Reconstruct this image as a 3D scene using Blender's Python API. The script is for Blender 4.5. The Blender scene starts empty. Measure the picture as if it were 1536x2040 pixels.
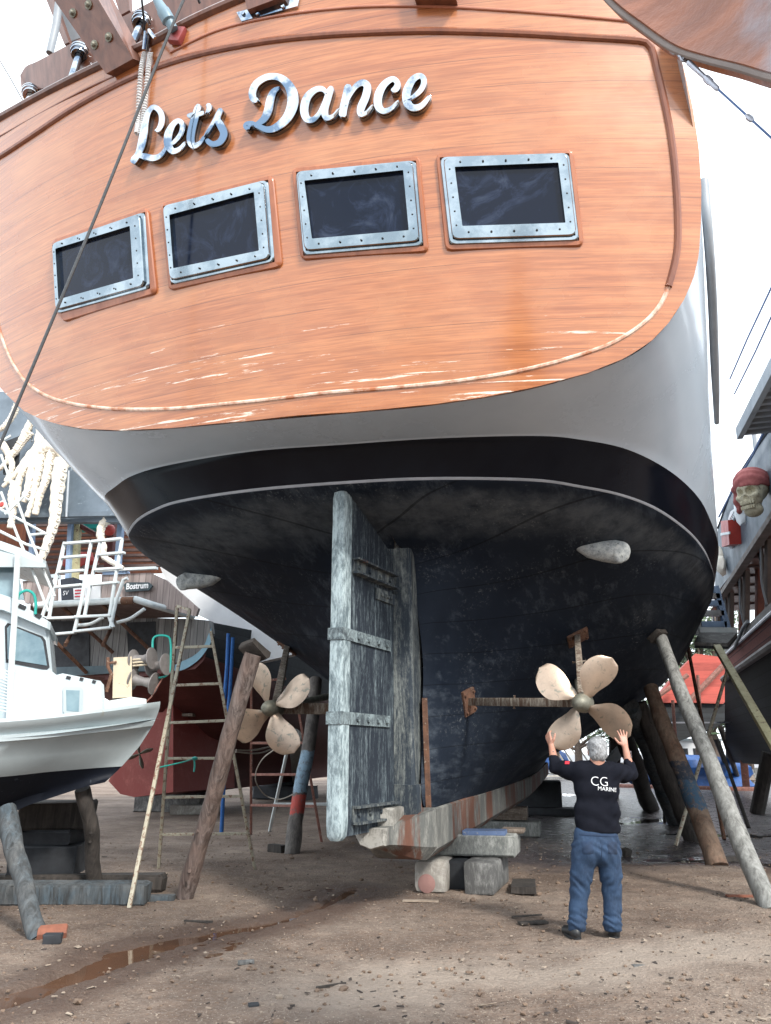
import bpy, bmesh, math, random
import numpy as np
from mathutils import Vector, Matrix, noise as mnoise
SC = bpy.context.scene
COL = SC.collection
R = math.radians
F = 1534.0; PITCH = R(17.4); HC = 1.65
CP, SP = math.cos(PITCH), math.sin(PITCH)

# ---------------------------------------------------------------- camera geometry
def ray(u, v):
    x = (u-768)/F; y = (1020-v)/F
    return Vector((x, CP-y*SP, SP+y*CP))
def atY(u, v, Y):
    d = ray(u, v); return Vector((0, 0, HC)) + d*(Y/d.y)
def atZ(u, v, z=0.0):
    d = ray(u, v); return Vector((0, 0, HC)) + d*((z-HC)/d.z)
# boat frame (x across to starboard, y forward, z up)
BO = Vector((-0.97, 7.1, 0)); BPHI = R(16)
BM = Matrix.Translation(BO) @ Matrix.Rotation(-BPHI, 4, 'Z')
BMI = BM.inverted()
def L(p): return BMI @ p

# ---------------------------------------------------------------- curves
def cr(p, t):
    """Catmull-Rom through list p at parameter t in [0, len-1]"""
    n = len(p); i = max(0, min(n-2, int(math.floor(t)))); f = t-i
    p1 = p[i]; p2 = p[i+1]
    p0 = p[i-1] if i > 0 else p1+(p1-p2)
    p3 = p[i+2] if i+2 < n else p2+(p2-p1)
    return 0.5*((2*p1)+(p2-p0)*f+(2*p0-5*p1+4*p2-p3)*f*f+(3*p1-p0-3*p2+p3)*f*f*f)
def spline(pts, n):
    p = [Vector(q) for q in pts]
    return [cr(p, (len(p)-1)*i/(n-1)) for i in range(n)]
def resample(pts, n):
    p = [Vector(q) for q in pts]
    d = [0.0]
    for a, b in zip(p, p[1:]): d.append(d[-1]+(b-a).length)
    out = []; j = 0
    for i in range(n):
        s = d[-1]*i/(n-1)
        while j < len(p)-2 and d[j+1] < s: j += 1
        k = (s-d[j])/max(1e-9, d[j+1]-d[j])
        out.append(p[j].lerp(p[j+1], min(1, max(0, k))))
    return out

# ---------------------------------------------------------------- objects
def tag(o, label=None, cat=None, group=None, kind=None):
    if label: o['label'] = label
    if cat: o['category'] = cat
    if group: o['group'] = group
    if kind: o['kind'] = kind
    return o
def thing(name, label, cat, loc=(0, 0, 0), rz=0.0, group=None):
    o = bpy.data.objects.new(name, None); COL.objects.link(o)
    o.empty_display_size = 0.2
    o.location = loc; o.rotation_euler = (0, 0, rz)
    return tag(o, label, cat, group)
def mworld(o):
    m = Matrix.Translation(o.location) @ o.rotation_euler.to_matrix().to_4x4()
    return mworld(o.parent) @ m if o.parent else m

class MB:
    def __init__(s): s.v = []; s.f = []; s.m = []; s.mi = 0
    def add(s, vs, fs):
        b = len(s.v); s.v += [Vector(p) for p in vs]
        for f in fs: s.f.append(tuple(b+i for i in f)); s.m.append(s.mi)
        return s
    def box(s, c, size, rot=None, bev=0.0, jit=0.0):
        hx, hy, hz = size[0]/2, size[1]/2, size[2]/2
        if bev <= 0:
            vs = [Vector((x*hx, y*hy, z*hz)) for x in (-1, 1) for y in (-1, 1) for z in (-1, 1)]
            fs = [(0, 1, 3, 2), (4, 6, 7, 5), (0, 4, 5, 1), (2, 3, 7, 6), (0, 2, 6, 4), (1, 5, 7, 3)]
        else:
            bm = bmesh.new(); bmesh.ops.create_cube(bm, size=1)
            for q in bm.verts: q.co = Vector((q.co.x*2*hx, q.co.y*2*hy, q.co.z*2*hz))
            bmesh.ops.bevel(bm, geom=list(bm.edges), offset=bev, segments=2, affect='EDGES', profile=0.6)
            bm.verts.index_update()
            vs = [q.co.copy() for q in bm.verts]; fs = [[q.index for q in f.verts] for f in bm.faces]; bm.free()
        if jit:
            vs = [p+Vector((random.uniform(-jit, jit) for _ in range(3))) for p in vs]
        if rot is not None: vs = [rot @ p for p in vs]
        c = Vector(c)
        return s.add([p+c for p in vs], fs)
    def beam(s, a, b, w, h=None, bev=0.0, up=(0, 0, 1)):
        """rectangular bar from a to b"""
        a = Vector(a); b = Vector(b); d = b-a; h = h or w
        z = Vector(up); y = d.normalized(); x = y.cross(z)
        if x.length < 1e-4: x = Vector((1, 0, 0))
        x.normalize(); z = x.cross(y)
        rot = Matrix((x, y, z)).transposed()
        return s.box((a+b)/2, (w, d.length, h), rot, bev)
    def tube(s, path, rad, n=8, cap=True, wob=0.0, seed=0, ell=1.0, zup=None):
        p = [Vector(q) for q in path]; k = len(p)
        if not hasattr(rad, '__len__'): rad = [rad]*k
        rings = []; prev = None; base = len(s.v)
        for i in range(k):
            t = (p[min(k-1, i+1)]-p[max(0, i-1)])
            if t.length < 1e-9: t = Vector((0, 0, 1))
            t.normalize()
            if prev is None:
                up = Vector(zup) if zup else (Vector((0, 0, 1)) if abs(t.z) < .9 else Vector((1, 0, 0)))
                x = t.cross(up).normalized()
            else:
                x = (prev-t*prev.dot(t)).normalized()
            prev = x; y = t.cross(x)
            for j in range(n):
                a = 2*math.pi*j/n; r = rad[i]
                if wob: r *= 1+wob*mnoise.noise(Vector((math.cos(a)*1.3+seed*7.1, math.sin(a)*1.3, i*.45+seed)))
                s.v.append(p[i]+x*math.cos(a)*r+y*math.sin(a)*r*ell)
        for i in range(k-1):
            for j in range(n):
                s.f.append((base+i*n+j, base+i*n+(j+1) % n, base+(i+1)*n+(j+1) % n, base+(i+1)*n+j)); s.m.append(s.mi)
        if cap:
            s.f.append(tuple(base+j for j in reversed(range(n)))); s.m.append(s.mi)
            s.f.append(tuple(base+(k-1)*n+j for j in range(n))); s.m.append(s.mi)
        return s
    def rod(s, a, b, r, n=8): return s.tube([a, b], r, n)
    def grid(s, rows, closeu=False, flip=False):
        b = len(s.v); nr = len(rows); nc = len(rows[0])
        for r in rows: s.v += [Vector(q) for q in r]
        for i in range(nr-1):
            for j in range(nc if closeu else nc-1):
                q = (b+i*nc+j, b+i*nc+(j+1) % nc, b+(i+1)*nc+(j+1) % nc, b+(i+1)*nc+j)
                s.f.append(q[::-1] if flip else q); s.m.append(s.mi)
        return s
    def poly_slab(s, top, off):
        """closed outline 'top' (3D pts) extruded by vectors off (Vector or list)"""
        n = len(top); top = [Vector(q) for q in top]
        offs = off if isinstance(off, list) else [Vector(off)]*n
        b = len(s.v); s.v += top + [p+o for p, o in zip(top, offs)]
        s.f.append(tuple(b+i for i in range(n))); s.m.append(s.mi)
        s.f.append(tuple(b+n+i for i in reversed(range(n)))); s.m.append(s.mi)
        for i in range(n):
            j = (i+1) % n
            s.f.append((b+j, b+i, b+n+i, b+n+j)); s.m.append(s.mi)
        return s
    def lathe(s, prof, c, axis=(0, 0, 1), n=16):
        """prof list of (r, h)"""
        ax = Vector(axis).normalized(); x = ax.orthogonal().normalized(); y = ax.cross(x); c = Vector(c)
        rows = [[c+ax*h+(x*math.cos(2*math.pi*j/n)+y*math.sin(2*math.pi*j/n))*max(r, 1e-4) for j in range(n)] for r, h in prof]
        s.grid(rows, closeu=True)
        return s
    def blob(s, c, r, seed=0, amp=.25, sub=1):
        bm = bmesh.new(); bmesh.ops.create_icosphere(bm, subdivisions=sub, radius=1)
        r = Vector(r) if hasattr(r, '__len__') else Vector((r, r, r)); vs = []
        for q in bm.verts:
            k = 1+amp*mnoise.noise(q.co*1.6+Vector((seed*3.7, seed, 0)))
            vs.append(Vector((q.co.x*r.x, q.co.y*r.y, q.co.z*r.z))*k+Vector(c))
        bm.verts.index_update()
        s.add(vs, [[q.index for q in f.verts] for f in bm.faces]); bm.free(); return s
    def build(s, name, mats, parent=None, smooth=35, world=True, recalc=True):
        me = bpy.data.meshes.new(name)
        vs = s.v
        if parent is not None and world:
            mi = mworld(parent).inverted(); vs = [mi @ p for p in vs]
        me.from_pydata([tuple(p) for p in vs], [], s.f)
        ms = mats if isinstance(mats, (list, tuple)) else [mats]
        for m in ms: me.materials.append(m)
        if len(ms) > 1: me.polygons.foreach_set('material_index', s.m)
        if recalc:
            bm = bmesh.new(); bm.from_mesh(me)
            bmesh.ops.remove_doubles(bm, verts=bm.verts, dist=1e-5)
            bmesh.ops.recalc_face_normals(bm, faces=bm.faces); bm.to_mesh(me); bm.free()
        if smooth:
            me.polygons.foreach_set('use_smooth', [True]*len(me.polygons))
            try: me.set_sharp_from_angle(angle=R(smooth))
            except Exception: pass
        me.update()
        o = bpy.data.objects.new(name, me); COL.objects.link(o)
        if parent is not None: o.parent = parent
        return o

def copy_tree(o, parent=None):
    c = o.copy(); COL.objects.link(c)
    if parent is not None: c.parent = parent
    for ch in [q for q in bpy.data.objects if q.parent == o]: copy_tree(ch, c)
    return c

# ---------------------------------------------------------------- node helpers
class NT:
    def __init__(s, name):
        s.mat = bpy.data.materials.new(name); s.mat.use_nodes = True
        s.t = s.mat.node_tree; s.n = s.t.nodes; s.l = s.t.links
        s.b = s.n['Principled BSDF']; s.tc = s.n.new('ShaderNodeTexCoord')
    def put(s, v, sock):
        if v is None: return
        if isinstance(v, bpy.types.NodeSocket): s.l.new(v, sock)
        elif hasattr(v, '__len__') and len(v) == 3 and sock.type == 'RGBA': sock.default_value = (*v, 1)
        else: sock.default_value = v
    def map(s, scale=(1, 1, 1), rot=(0, 0, 0), loc=(0, 0, 0), src='Object'):
        m = s.n.new('ShaderNodeMapping'); s.l.new(s.tc.outputs[src], m.inputs[0])
        m.inputs['Scale'].default_value = scale; m.inputs['Rotation'].default_value = rot; m.inputs['Location'].default_value = loc
        return m.outputs[0]
    def noise(s, scale=5, detail=6, rough=.6, vec=None, dist=0.0):
        m = s.n.new('ShaderNodeTexNoise'); s.l.new(vec if vec is not None else s.tc.outputs['Object'], m.inputs['Vector'])
        m.inputs['Scale'].default_value = scale; m.inputs['Detail'].default_value = detail
        m.inputs['Roughness'].default_value = rough; m.inputs['Distortion'].default_value = dist
        return m.outputs[0]
    def voro(s, scale=5, vec=None, feature='F1', out=0):
        m = s.n.new('ShaderNodeTexVoronoi'); m.feature = feature
        s.l.new(vec if vec is not None else s.tc.outputs['Object'], m.inputs['Vector']); m.inputs['Scale'].default_value = scale
        return m.outputs[out]
    def ramp(s, fac, *stops):
        m = s.n.new('ShaderNodeValToRGB'); s.l.new(fac, m.inputs[0]); e = m.color_ramp.elements
        while len(e) < len(stops): e.new(0.5)
        for q, (p, c) in zip(e, stops):
            q.position = p; q.color = (*c, 1) if hasattr(c, '__len__') else (c, c, c, 1)
        return m.outputs[0]
    def mix(s, fac, a, b, mode='MIX'):
        m = s.n.new('ShaderNodeMix'); m.data_type = 'RGBA'; m.blend_type = mode
        s.put(fac, m.inputs[0]); s.put(a, m.inputs[6]); s.put(b, m.inputs[7]); return m.outputs[2]
    def math(s, op, a, b=0.0, clamp=False):
        m = s.n.new('ShaderNodeMath'); m.operation = op; m.use_clamp = clamp
        s.put(a, m.inputs[0]); s.put(b, m.inputs[1]); return m.outputs[0]
    def sep(s, vec=None):
        m = s.n.new('ShaderNodeSeparateXYZ'); s.l.new(vec if vec is not None else s.tc.outputs['Object'], m.inputs[0]); return m.outputs
    def mrange(s, v, a, b, c=0.0, d=1.0):
        m = s.n.new('ShaderNodeMapRange'); s.put(v, m.inputs[0])
        for i, q in enumerate((a, b, c, d)): m.inputs[i+1].default_value = q
        return m.outputs[0]
    def bump(s, h, strength=.3, dist=.02, prev=None):
        m = s.n.new('ShaderNodeBump'); s.l.new(h, m.inputs['Height']); m.inputs['Strength'].default_value = strength
        m.inputs['Distance'].default_value = dist
        if prev is not None: s.l.new(prev, m.inputs['Normal'])
        return m.outputs[0]
    def fin(s, color=None, rough=None, metal=None, normal=None, **kw):
        s.put(color, s.b.inputs['Base Color']); s.put(rough, s.b.inputs['Roughness']); s.put(metal, s.b.inputs['Metallic'])
        if normal is not None: s.l.new(normal, s.b.inputs['Normal'])
        for k, v in kw.items(): s.put(v, s.b.inputs[k.replace('_', ' ')])
        return s.mat

def simple(name, c1, c2=None, scale=6, rough=.6, metal=0.0, bump=.15, stretch=(1, 1, 1), c3=None, spots=.0, lo=.35, hi=.65, **kw):
    t = NT(name); vec = t.map(stretch)
    n = t.noise(scale, 7, .65, vec)
    c2 = c2 or tuple(x*.75 for x in c1)
    col = t.ramp(n, (lo, c1), (hi, c2))
    if c3:
        n2 = t.noise(scale*2.3, 8, .7, vec, .6)
        col = t.mix(t.ramp(n2, (.62-spots, 0.0), (.68-spots*.9, 1.0)), col, c3)
    rr = t.mrange(n, .3, .7, max(0, rough-.08), min(1, rough+.08))
    nb = t.noise(scale*6, 6, .7, vec)
    return t.fin(col, rr, metal, t.bump(nb, bump, .01), **kw)
# ---------------------------------------------------------------- smooth solid modelling for bodies (distance field -> surface nets)
class SDF:
    def __init__(s, lo, hi, h):
        s.lo = np.array(lo, float); s.h = h
        s.n = np.ceil((np.array(hi)-s.lo)/h).astype(int)+1
        s.g = np.full(s.n, 0.3, np.float32)
    def _sl(s, a, b):
        i0 = np.clip(np.floor((a-s.lo)/s.h).astype(int), 0, s.n); i1 = np.clip(np.ceil((b-s.lo)/s.h).astype(int)+1, 0, s.n)
        if (i1 <= i0).any(): return None, None
        sl = tuple(slice(p, q) for p, q in zip(i0, i1))
        ax = [s.lo[k]+s.h*np.arange(i0[k], i1[k]) for k in range(3)]
        P = np.stack(np.meshgrid(*ax, indexing='ij'), -1)
        return sl, P
    def _mix(s, sl, d, k, sub=False):
        g = s.g[sl]
        if sub:
            s.g[sl] = np.maximum(g, -d); return
        if k <= 0: s.g[sl] = np.minimum(g, d); return
        hh = np.clip(.5+.5*(g-d)/k, 0, 1)
        s.g[sl] = g*(1-hh)+d*hh-k*hh*(1-hh)
    def cone(s, a, b, r1, r2, k=.02, ell=None, sub=False):
        """rounded cone a->b; ell = (axis vector, factor) squashes along an axis"""
        a = np.array(a, float); b = np.array(b, float); m = max(r1, r2)*1.6+k+3*s.h
        sl, P = s._sl(np.minimum(a, b)-m, np.maximum(a, b)+m)
        if sl is None: return
        ab = b-a; q = P-a; t = np.clip((q@ab)/max(1e-9, ab@ab), 0, 1)
        d = q-t[..., None]*ab
        if ell is not None:
            e = np.array(ell[0], float); e /= np.linalg.norm(e)
            c = d@e; d = d+(c*(1/ell[1]-1))[..., None]*e
        s._mix(sl, (np.linalg.norm(d, axis=-1)-(r1+(r2-r1)*t)).astype(np.float32), k, sub)
    def ell(s, c, r, k=.02, rot=None, sub=False):
        c = np.array(c, float); r = np.array(r, float); m = r.max()*1.1+k+3*s.h
        sl, P = s._sl(c-m, c+m)
        if sl is None: return
        q = P-c
        if rot is not None: q = q@np.array(rot)
        k0 = np.linalg.norm(q/r, axis=-1); k1 = np.linalg.norm(q/(r*r), axis=-1)+1e-9
        s._mix(sl, (k0*(k0-1)/k1).astype(np.float32), k, sub)
    def chain(s, pts, rad, k=.02, ell=None):
        for (p, q, a, b) in zip(pts, pts[1:], rad, rad[1:]): s.cone(p, q, a, b, k, ell)
    def mesh(s):
        g = s.g; ins = g < 0
        c = np.zeros(np.array(g.shape)-1, int)
        for dx in (0, 1):
            for dy in (0, 1):
                for dz in (0, 1):
                    c += ins[dx:g.shape[0]-1+dx, dy:g.shape[1]-1+dy, dz:g.shape[2]-1+dz]
        act = (c > 0) & (c < 8); idx = np.full(act.shape, -1, int); ii = np.argwhere(act); idx[act] = np.arange(len(ii))
        acc = np.zeros((len(ii), 3)); cnt = np.zeros(len(ii))
        off = [np.array(o) for o in ((0,0,0),(1,0,0),(0,1,0),(1,1,0),(0,0,1),(1,0,1),(0,1,1),(1,1,1))]
        val = [g[tuple((ii+o).T)] for o in off]
        for i in range(8):
            for j in range(i+1, 8):
                if np.abs(off[i]-off[j]).sum() != 1: continue
                m = (val[i] < 0) != (val[j] < 0)
                t = val[i]/(val[i]-val[j]+1e-12)
                p = off[i]+t[:, None]*(off[j]-off[i])
                acc[m] += p[m]; cnt[m] += 1
        V = s.lo+s.h*(ii+acc/np.maximum(cnt, 1)[:, None])
        Fs = []
        for ax in range(3):
            a = [slice(None)]*3; b = [slice(None)]*3; a[ax] = slice(0, -1); b[ax] = slice(1, None)
            ch = ins[tuple(a)] != ins[tuple(b)]
            o1, o2 = [(1, 2), (2, 0), (0, 1)][ax]
            e = np.argwhere(ch); e = e[(e[:, o1] > 0) & (e[:, o2] > 0) & (e[:, o1] < g.shape[o1]-1) & (e[:, o2] < g.shape[o2]-1)]
            d1 = np.zeros(3, int); d1[o1] = 1; d2 = np.zeros(3, int); d2[o2] = 1
            q = [idx[tuple((e-d).T)] for d in (0*d1, d1, d1+d2, d2)]
            fl = ins[tuple(e.T)]
            Q = np.stack(q, 1); Q[fl] = Q[fl][:, ::-1]; Fs.append(Q)
        return V, np.concatenate(Fs)
    def build(s, name, mat, parent=None, disp=None, smooth_iter=2):
        V, Q = s.mesh()
        if disp is not None: V = disp(V)
        mb = MB(); mb.v = [Vector(p) for p in V]; mb.f = [tuple(int(i) for i in q) for q in Q]; mb.m = [0]*len(Q)
        o = mb.build(name, mat, parent, smooth=0)
        me = o.data
        bm = bmesh.new(); bm.from_mesh(me)
        for _ in range(smooth_iter): bmesh.ops.smooth_vert(bm, verts=bm.verts, factor=.5, use_axis_x=True, use_axis_y=True, use_axis_z=True)
        bm.to_mesh(me); bm.free()
        me.polygons.foreach_set('use_smooth', [True]*len(me.polygons)); me.update()
        return o
# ---------------------------------------------------------------- materials
def m_transom(seams=True):
    t = NT('varnished_wood'); x, y, z = t.sep()
    g = t.noise(1.0, 9, .60, t.map((.38, .3, 17)), .25)
    g2 = t.noise(1.0, 5, .6, t.map((2.2, 1, 60)))
    pl = t.math('FLOOR', t.math('MULTIPLY', z, 6.6))
    w = t.n.new('ShaderNodeTexWhiteNoise'); w.noise_dimensions = '1D'; t.l.new(pl, w.inputs['W'])
    col = t.ramp(g, (.28, (.56, .222, .088)), (.5, (.47, .163, .058)), (.72, (.33, .103, .036)))
    col = t.mix(t.mrange(w.outputs[0], 0, 1, 0, .55), col, (.56, .225, .085))
    col = t.mix(t.ramp(g2, (.40, .42), (.60, 0.0)), col, (.20, .058, .024))
    blot = t.noise(1.1, 4, .6, t.map((.7, 1, 1)))
    col = t.mix(t.ramp(blot, (.46, 0.0), (.76, .42)), col, (.62, .31, .15))
    hgt = g2
    if seams:
        fr = t.math('FRACT', t.math('MULTIPLY', z, 3.3))
        sm = t.math('LESS_THAN', fr, .018)
        gate = t.ramp(t.noise(.8, 3, .5, t.map((.6, 1, 3.3))), (.40, 0.0), (.48, 1.0))
        col = t.mix(t.math('MULTIPLY', t.math('MULTIPLY', sm, .75), gate), col, (.10, .035, .016))
        # worn varnish: pale bare streaks along the planks, lower third only
        low = t.mrange(z, 6.45, 5.5, 0, 1)
        pn = t.noise(1.0, 9, .72, t.map((.42, 1, 13)), .35)
        pn2 = t.noise(5, 6, .7, t.map((1, 1, 3)))
        prox = t.math('MULTIPLY', t.mrange(t.math('ABSOLUTE', t.math('SUBTRACT', fr, .01)), .0, .10, 1, 0), .11)
        low = t.math('ADD', low, t.math('MULTIPLY', low, prox))
        pe = t.math('ADD', t.math('MULTIPLY', low, .165), t.math('ADD', pn, t.math('MULTIPLY', pn2, .14)))
        pe = t.math('ADD', pe, t.mrange(x, -3.5, 3.0, .02, -.03))
        pe = t.ramp(pe, (.815, 0.0), (.83, 1.0))
        col = t.mix(pe, col, (.86, .72, .60))
        hgt = t.math('SUBTRACT', g2, t.math('MULTIPLY', pe, .5))
    rg = t.mrange(blot, .3, .7, .2, .34)
    return t.fin(col, rg, 0, t.bump(hgt, .08, .01), Coat_Weight=.8, Coat_Roughness=.16, Coat_IOR=1.5)
def m_darkwood(name='dark_varnished_wood', a=(.20, .075, .04), b=(.085, .030, .018)):
    t = NT(name)
    g = t.noise(1.0, 7, .62, t.map((9, 9, 1.2)), .5)
    return t.fin(t.ramp(g, (.3, a), (.7, b)), t.mrange(g, .3, .7, .28, .45), 0, t.bump(g, .1, .01), Coat_Weight=.35, Coat_Roughness=.15)
def m_antifoul():
    t = NT('black_antifouling'); x, y, z = t.sep()
    n = t.noise(1.6, 6, .6)
    col = t.ramp(n, (.35, (.006, .008, .012)), (.7, (.013, .016, .022)))
    col = t.ramp(n, (.35, (.009, .014, .024)), (.7, (.018, .025, .038)))
    # scuffs and chalky smears dragged fore and aft along the bottom, denser near the waterline
    s1 = t.noise(1.0, 10, .74, t.map((7, .55, 7)), .15)
    s2 = t.noise(.75, 5, .65, t.map((1, .6, 1)))
    f = t.ramp(t.math('ADD', t.math('MULTIPLY', s1, .62), t.math('MULTIPLY', s2, .5)), (.575, 0.0), (.74, .62))
    col = t.mix(f, col, (.095, .115, .14))
    # pale worn belt just under the thin line
    zz = t.math('ADD', z, t.math('ADD', t.math('MULTIPLY', x, .02), t.math('MULTIPLY', t.math('SUBTRACT', t.noise(2.2, 8, .7, t.map((1, .5, 1))), .5), .22)))
    belt = t.math('MULTIPLY', t.mrange(zz, 4.22, 4.36, 0, 1), t.mrange(zz, 4.46, 4.54, 1, 0))
    belt = t.math('MULTIPLY', belt, t.ramp(t.noise(3.0, 9, .75), (.34, .1), (.6, .8)))
    col = t.mix(belt, col, (.10, .115, .13))
    fine = t.noise(24, 8, .78, t.map((1, .6, 1)))
    spk = t.math('MULTIPLY', t.ramp(fine, (.55, 0.0), (.64, 1.0)), t.ramp(t.noise(1.1, 5, .7), (.50, 0.0), (.64, .9)))
    col = t.mix(spk, col, (.15, .165, .175))
    # faint dark plank seams
    sm = t.math('LESS_THAN', t.math('FRACT', t.math('MULTIPLY', t.math('ADD', z, t.math('MULTIPLY', t.math('ABSOLUTE', x), -.22)), 2.6)), .03)
    col = t.mix(t.math('MULTIPLY', sm, .55), col, (.003, .004, .006))
    return t.fin(col, t.mrange(n, .3, .7, .5, .72), 0, t.bump(fine, .12, .01), Specular_IOR_Level=.11)
def m_weather(name, base, pale, rust=None, amt=.5, stretch=(7, 7, .7), rustamt=.0, rough=.8):
    t = NT(name)
    n = t.noise(1.0, 9, .75, t.map(stretch), .9); f = t.noise(34, 7, .75, t.map((1, 1, .35)))
    v = t.math('ADD', t.math('MULTIPLY', n, .7), t.math('MULTIPLY', f, .42))
    p0, p1 = .60-amt*.14, .74-amt*.12
    col = t.ramp(v, (p0, base), ((p0+p1)/2, tuple((a+b)/2.3 for a, b in zip(base, pale))), (p1, pale))
    if rust:
        r = t.noise(1.0, 8, .7, t.map(tuple(q*.55 for q in stretch), loc=(3, 1, 7)), .5)
        col = t.mix(t.ramp(r, (.66-rustamt, 0.0), (.72-rustamt, .9)), col, t.mix(f, rust, tuple(q*.35 for q in rust)))
    return t.fin(col, rough, 0, t.bump(v, .45, .012))
def m_log(name, a, b, c=None, rough=.85, bands=None):
    t = NT(name); 
    n = t.noise(1.0, 9, .7, t.map((16, 16, 1.5), src='Object'), .8); n2 = t.noise(3.2, 6, .65)
    col = t.mix(t.ramp(n2, (.35, 0.0), (.65, 1.0)), t.ramp(n, (.3, a), (.66, b)), t.ramp(n, (.3, c or tuple(q*.7 for q in a)), (.6, tuple(q*.5 for q in b))))
    kn = t.voro(5.5, t.map((1, 1, .35)))
    col = t.mix(t.ramp(kn, (.06, .8), (.13, 0.0)), col, tuple(q*.25 for q in b))
    if bands:   # painted bands: (z from, z to, colour)
        z = t.sep()[2]; zz = t.math('ADD', z, t.math('MULTIPLY', t.math('SUBTRACT', t.noise(9, 6, .7), .5), .22))
        for (z0, z1, cc) in bands:
            m = t.math('MULTIPLY', t.math('GREATER_THAN', zz, z0), t.math('LESS_THAN', zz, z1))
            m = t.math('MULTIPLY', m, t.ramp(t.noise(11, 7, .75), (.36, .05), (.5, .95)))
            col = t.mix(m, col, cc)
    return t.fin(col, rough, 0, t.bump(t.math('ADD', n, t.math('MULTIPLY', n2, .5)), .6, .02))
M = {}
M['transom'] = m_transom()
M['bulwark'] = simple('pink_varnished_planks', (.50, .20, .12), (.38, .13, .07), 1.2, .3, 0, .06, (.6, 1, 12), Coat_Weight=.4, Coat_Roughness=.15)
M['dwood'] = m_darkwood()
M['trim'] = m_darkwood('varnished_trim', (.30, .10, .045), (.17, .052, .025))
M['surround'] = m_darkwood('window_surround_wood', (.42, .14, .055), (.28, .085, .035))
t_ = NT('worn_trim'); nn = t_.noise(6, 8, .7)
M['worntrim'] = t_.fin(t_.ramp(nn, (.40, (.74, .58, .47)), (.62, (.42, .15, .065))), .4)
M['white'] = simple('white_hull_paint', (.50, .57, .645), (.43, .50, .575), .7, .25, 0, .03, Coat_Weight=.3, Coat_Roughness=.1, c3=(.25, .29, .33), spots=-.06)
M['boot'] = simple('black_gloss_paint', (.004, .005, .009), (.007, .009, .014), 1.5, .2, 0, .03, Specular_IOR_Level=.14)
M['line'] = simple('pale_grey_line', (.36, .38, .42), (.28, .3, .33), 5, .5)
M['bottom'] = m_antifoul()
M['rudder'] = m_weather('weathered_rudder_paint', (.010, .017, .028), (.16, .205, .225), None, .34, (14, 14, 1.3))
M['strap'] = m_weather('weathered_strap', (.05, .065, .075), (.24, .30, .315), None, .8, (8, 8, 8))
M['rudder_edge'] = m_weather('scraped_pale_edge', (.09, .125, .14), (.36, .44, .46), None, 1.0, (9, 9, 2.5))
M['post'] = m_weather('sternpost_paint', (.02, .03, .042), (.20, .22, .21), (.40, .10, .03), .5, rustamt=.06)
M['keel'] = m_weather('rusty_keel_sheathing', (.10, .105, .10), (.24, .24, .22), (.17, .062, .034), .7, (5, 2.2, .5), rustamt=.19)
M['heelshoe'] = m_weather('pale_keel_shoe', (.13, .125, .11), (.33, .32, .29), (.30, .10, .04), 1.2, (4, 4, 4), rustamt=-.02)
M['zinc'] = simple('crusty_zinc', (.46, .48, .47), (.22, .24, .25), 14, .85, .1, .8, c3=(.05, .05, .05), spots=.04)
M['bronze'] = simple('brushed_bronze', (.49, .375, .285), (.37, .29, .225), 5, .36, .65, .15, c3=(.22, .21, .17), spots=.06)
M['hub'] = simple('dull_bronze_hub', (.26, .25, .20), (.16, .16, .13), 12, .6, .5, .3)
M['rust'] = simple('rusty_steel', (.20, .10, .06), (.10, .055, .04), 9, .85, .2, .5, c3=(.34, .28, .22), spots=.02)
M['strut'] = m_weather('rust_streaked_strut', (.10, .06, .04), (.38, .34, .28), (.30, .11, .04), .8, (9, 9, 1.2), rustamt=.05)
M['chrome'] = simple('polished_steel', (.52, .55, .58), (.14, .20, .28), 2.4, .08, 1.0, .02, lo=.45, hi=.55)  # pale and blue-grey patches are reflections painted into the base colour
M['framesteel'] = simple('brushed_window_steel', (.34, .39, .42), (.22, .27, .305), 3, .16, 1.0, .06, lo=.42, hi=.58)
t_ = NT('dark_window_glass'); nn = t_.noise(2.2, 8, .7, t_.map((1, 1, 1), (0, .5, .3)), 1.4)
M['glass'] = t_.fin(t_.ramp(nn, (.50, (.003, .007, .020)), (.58, (.012, .020, .045)), (.74, (.045, .060, .095))), t_.mrange(nn, .3, .7, .04, .16), 0, Specular_IOR_Level=.25)
M['bolt'] = simple('dark_bolt_heads', (.05, .05, .055), (.02, .02, .02), 20, .4, .8)
M['bluegrey_plastic'] = simple('blue_grey_plastic', (.20, .30, .36), (.15, .24, .30), 5, .4)
M['red_plastic'] = simple('dull_red_plastic', (.30, .06, .06), (.2, .04, .04), 5, .45)
M['black_rubber'] = simple('black_rubber', (.018, .02, .023), (.012, .013, .015), 8, .55)
M['cable'] = simple('dark_grey_cable', (.06, .065, .07), (.035, .04, .045), 30, .55)
M['greypaint'] = simple('grey_paint', (.33, .36, .39), (.26, .29, .32), 2, .5, 0, .1)
M['stain'] = simple('white_fabric', (.8, .8, .8))
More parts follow.
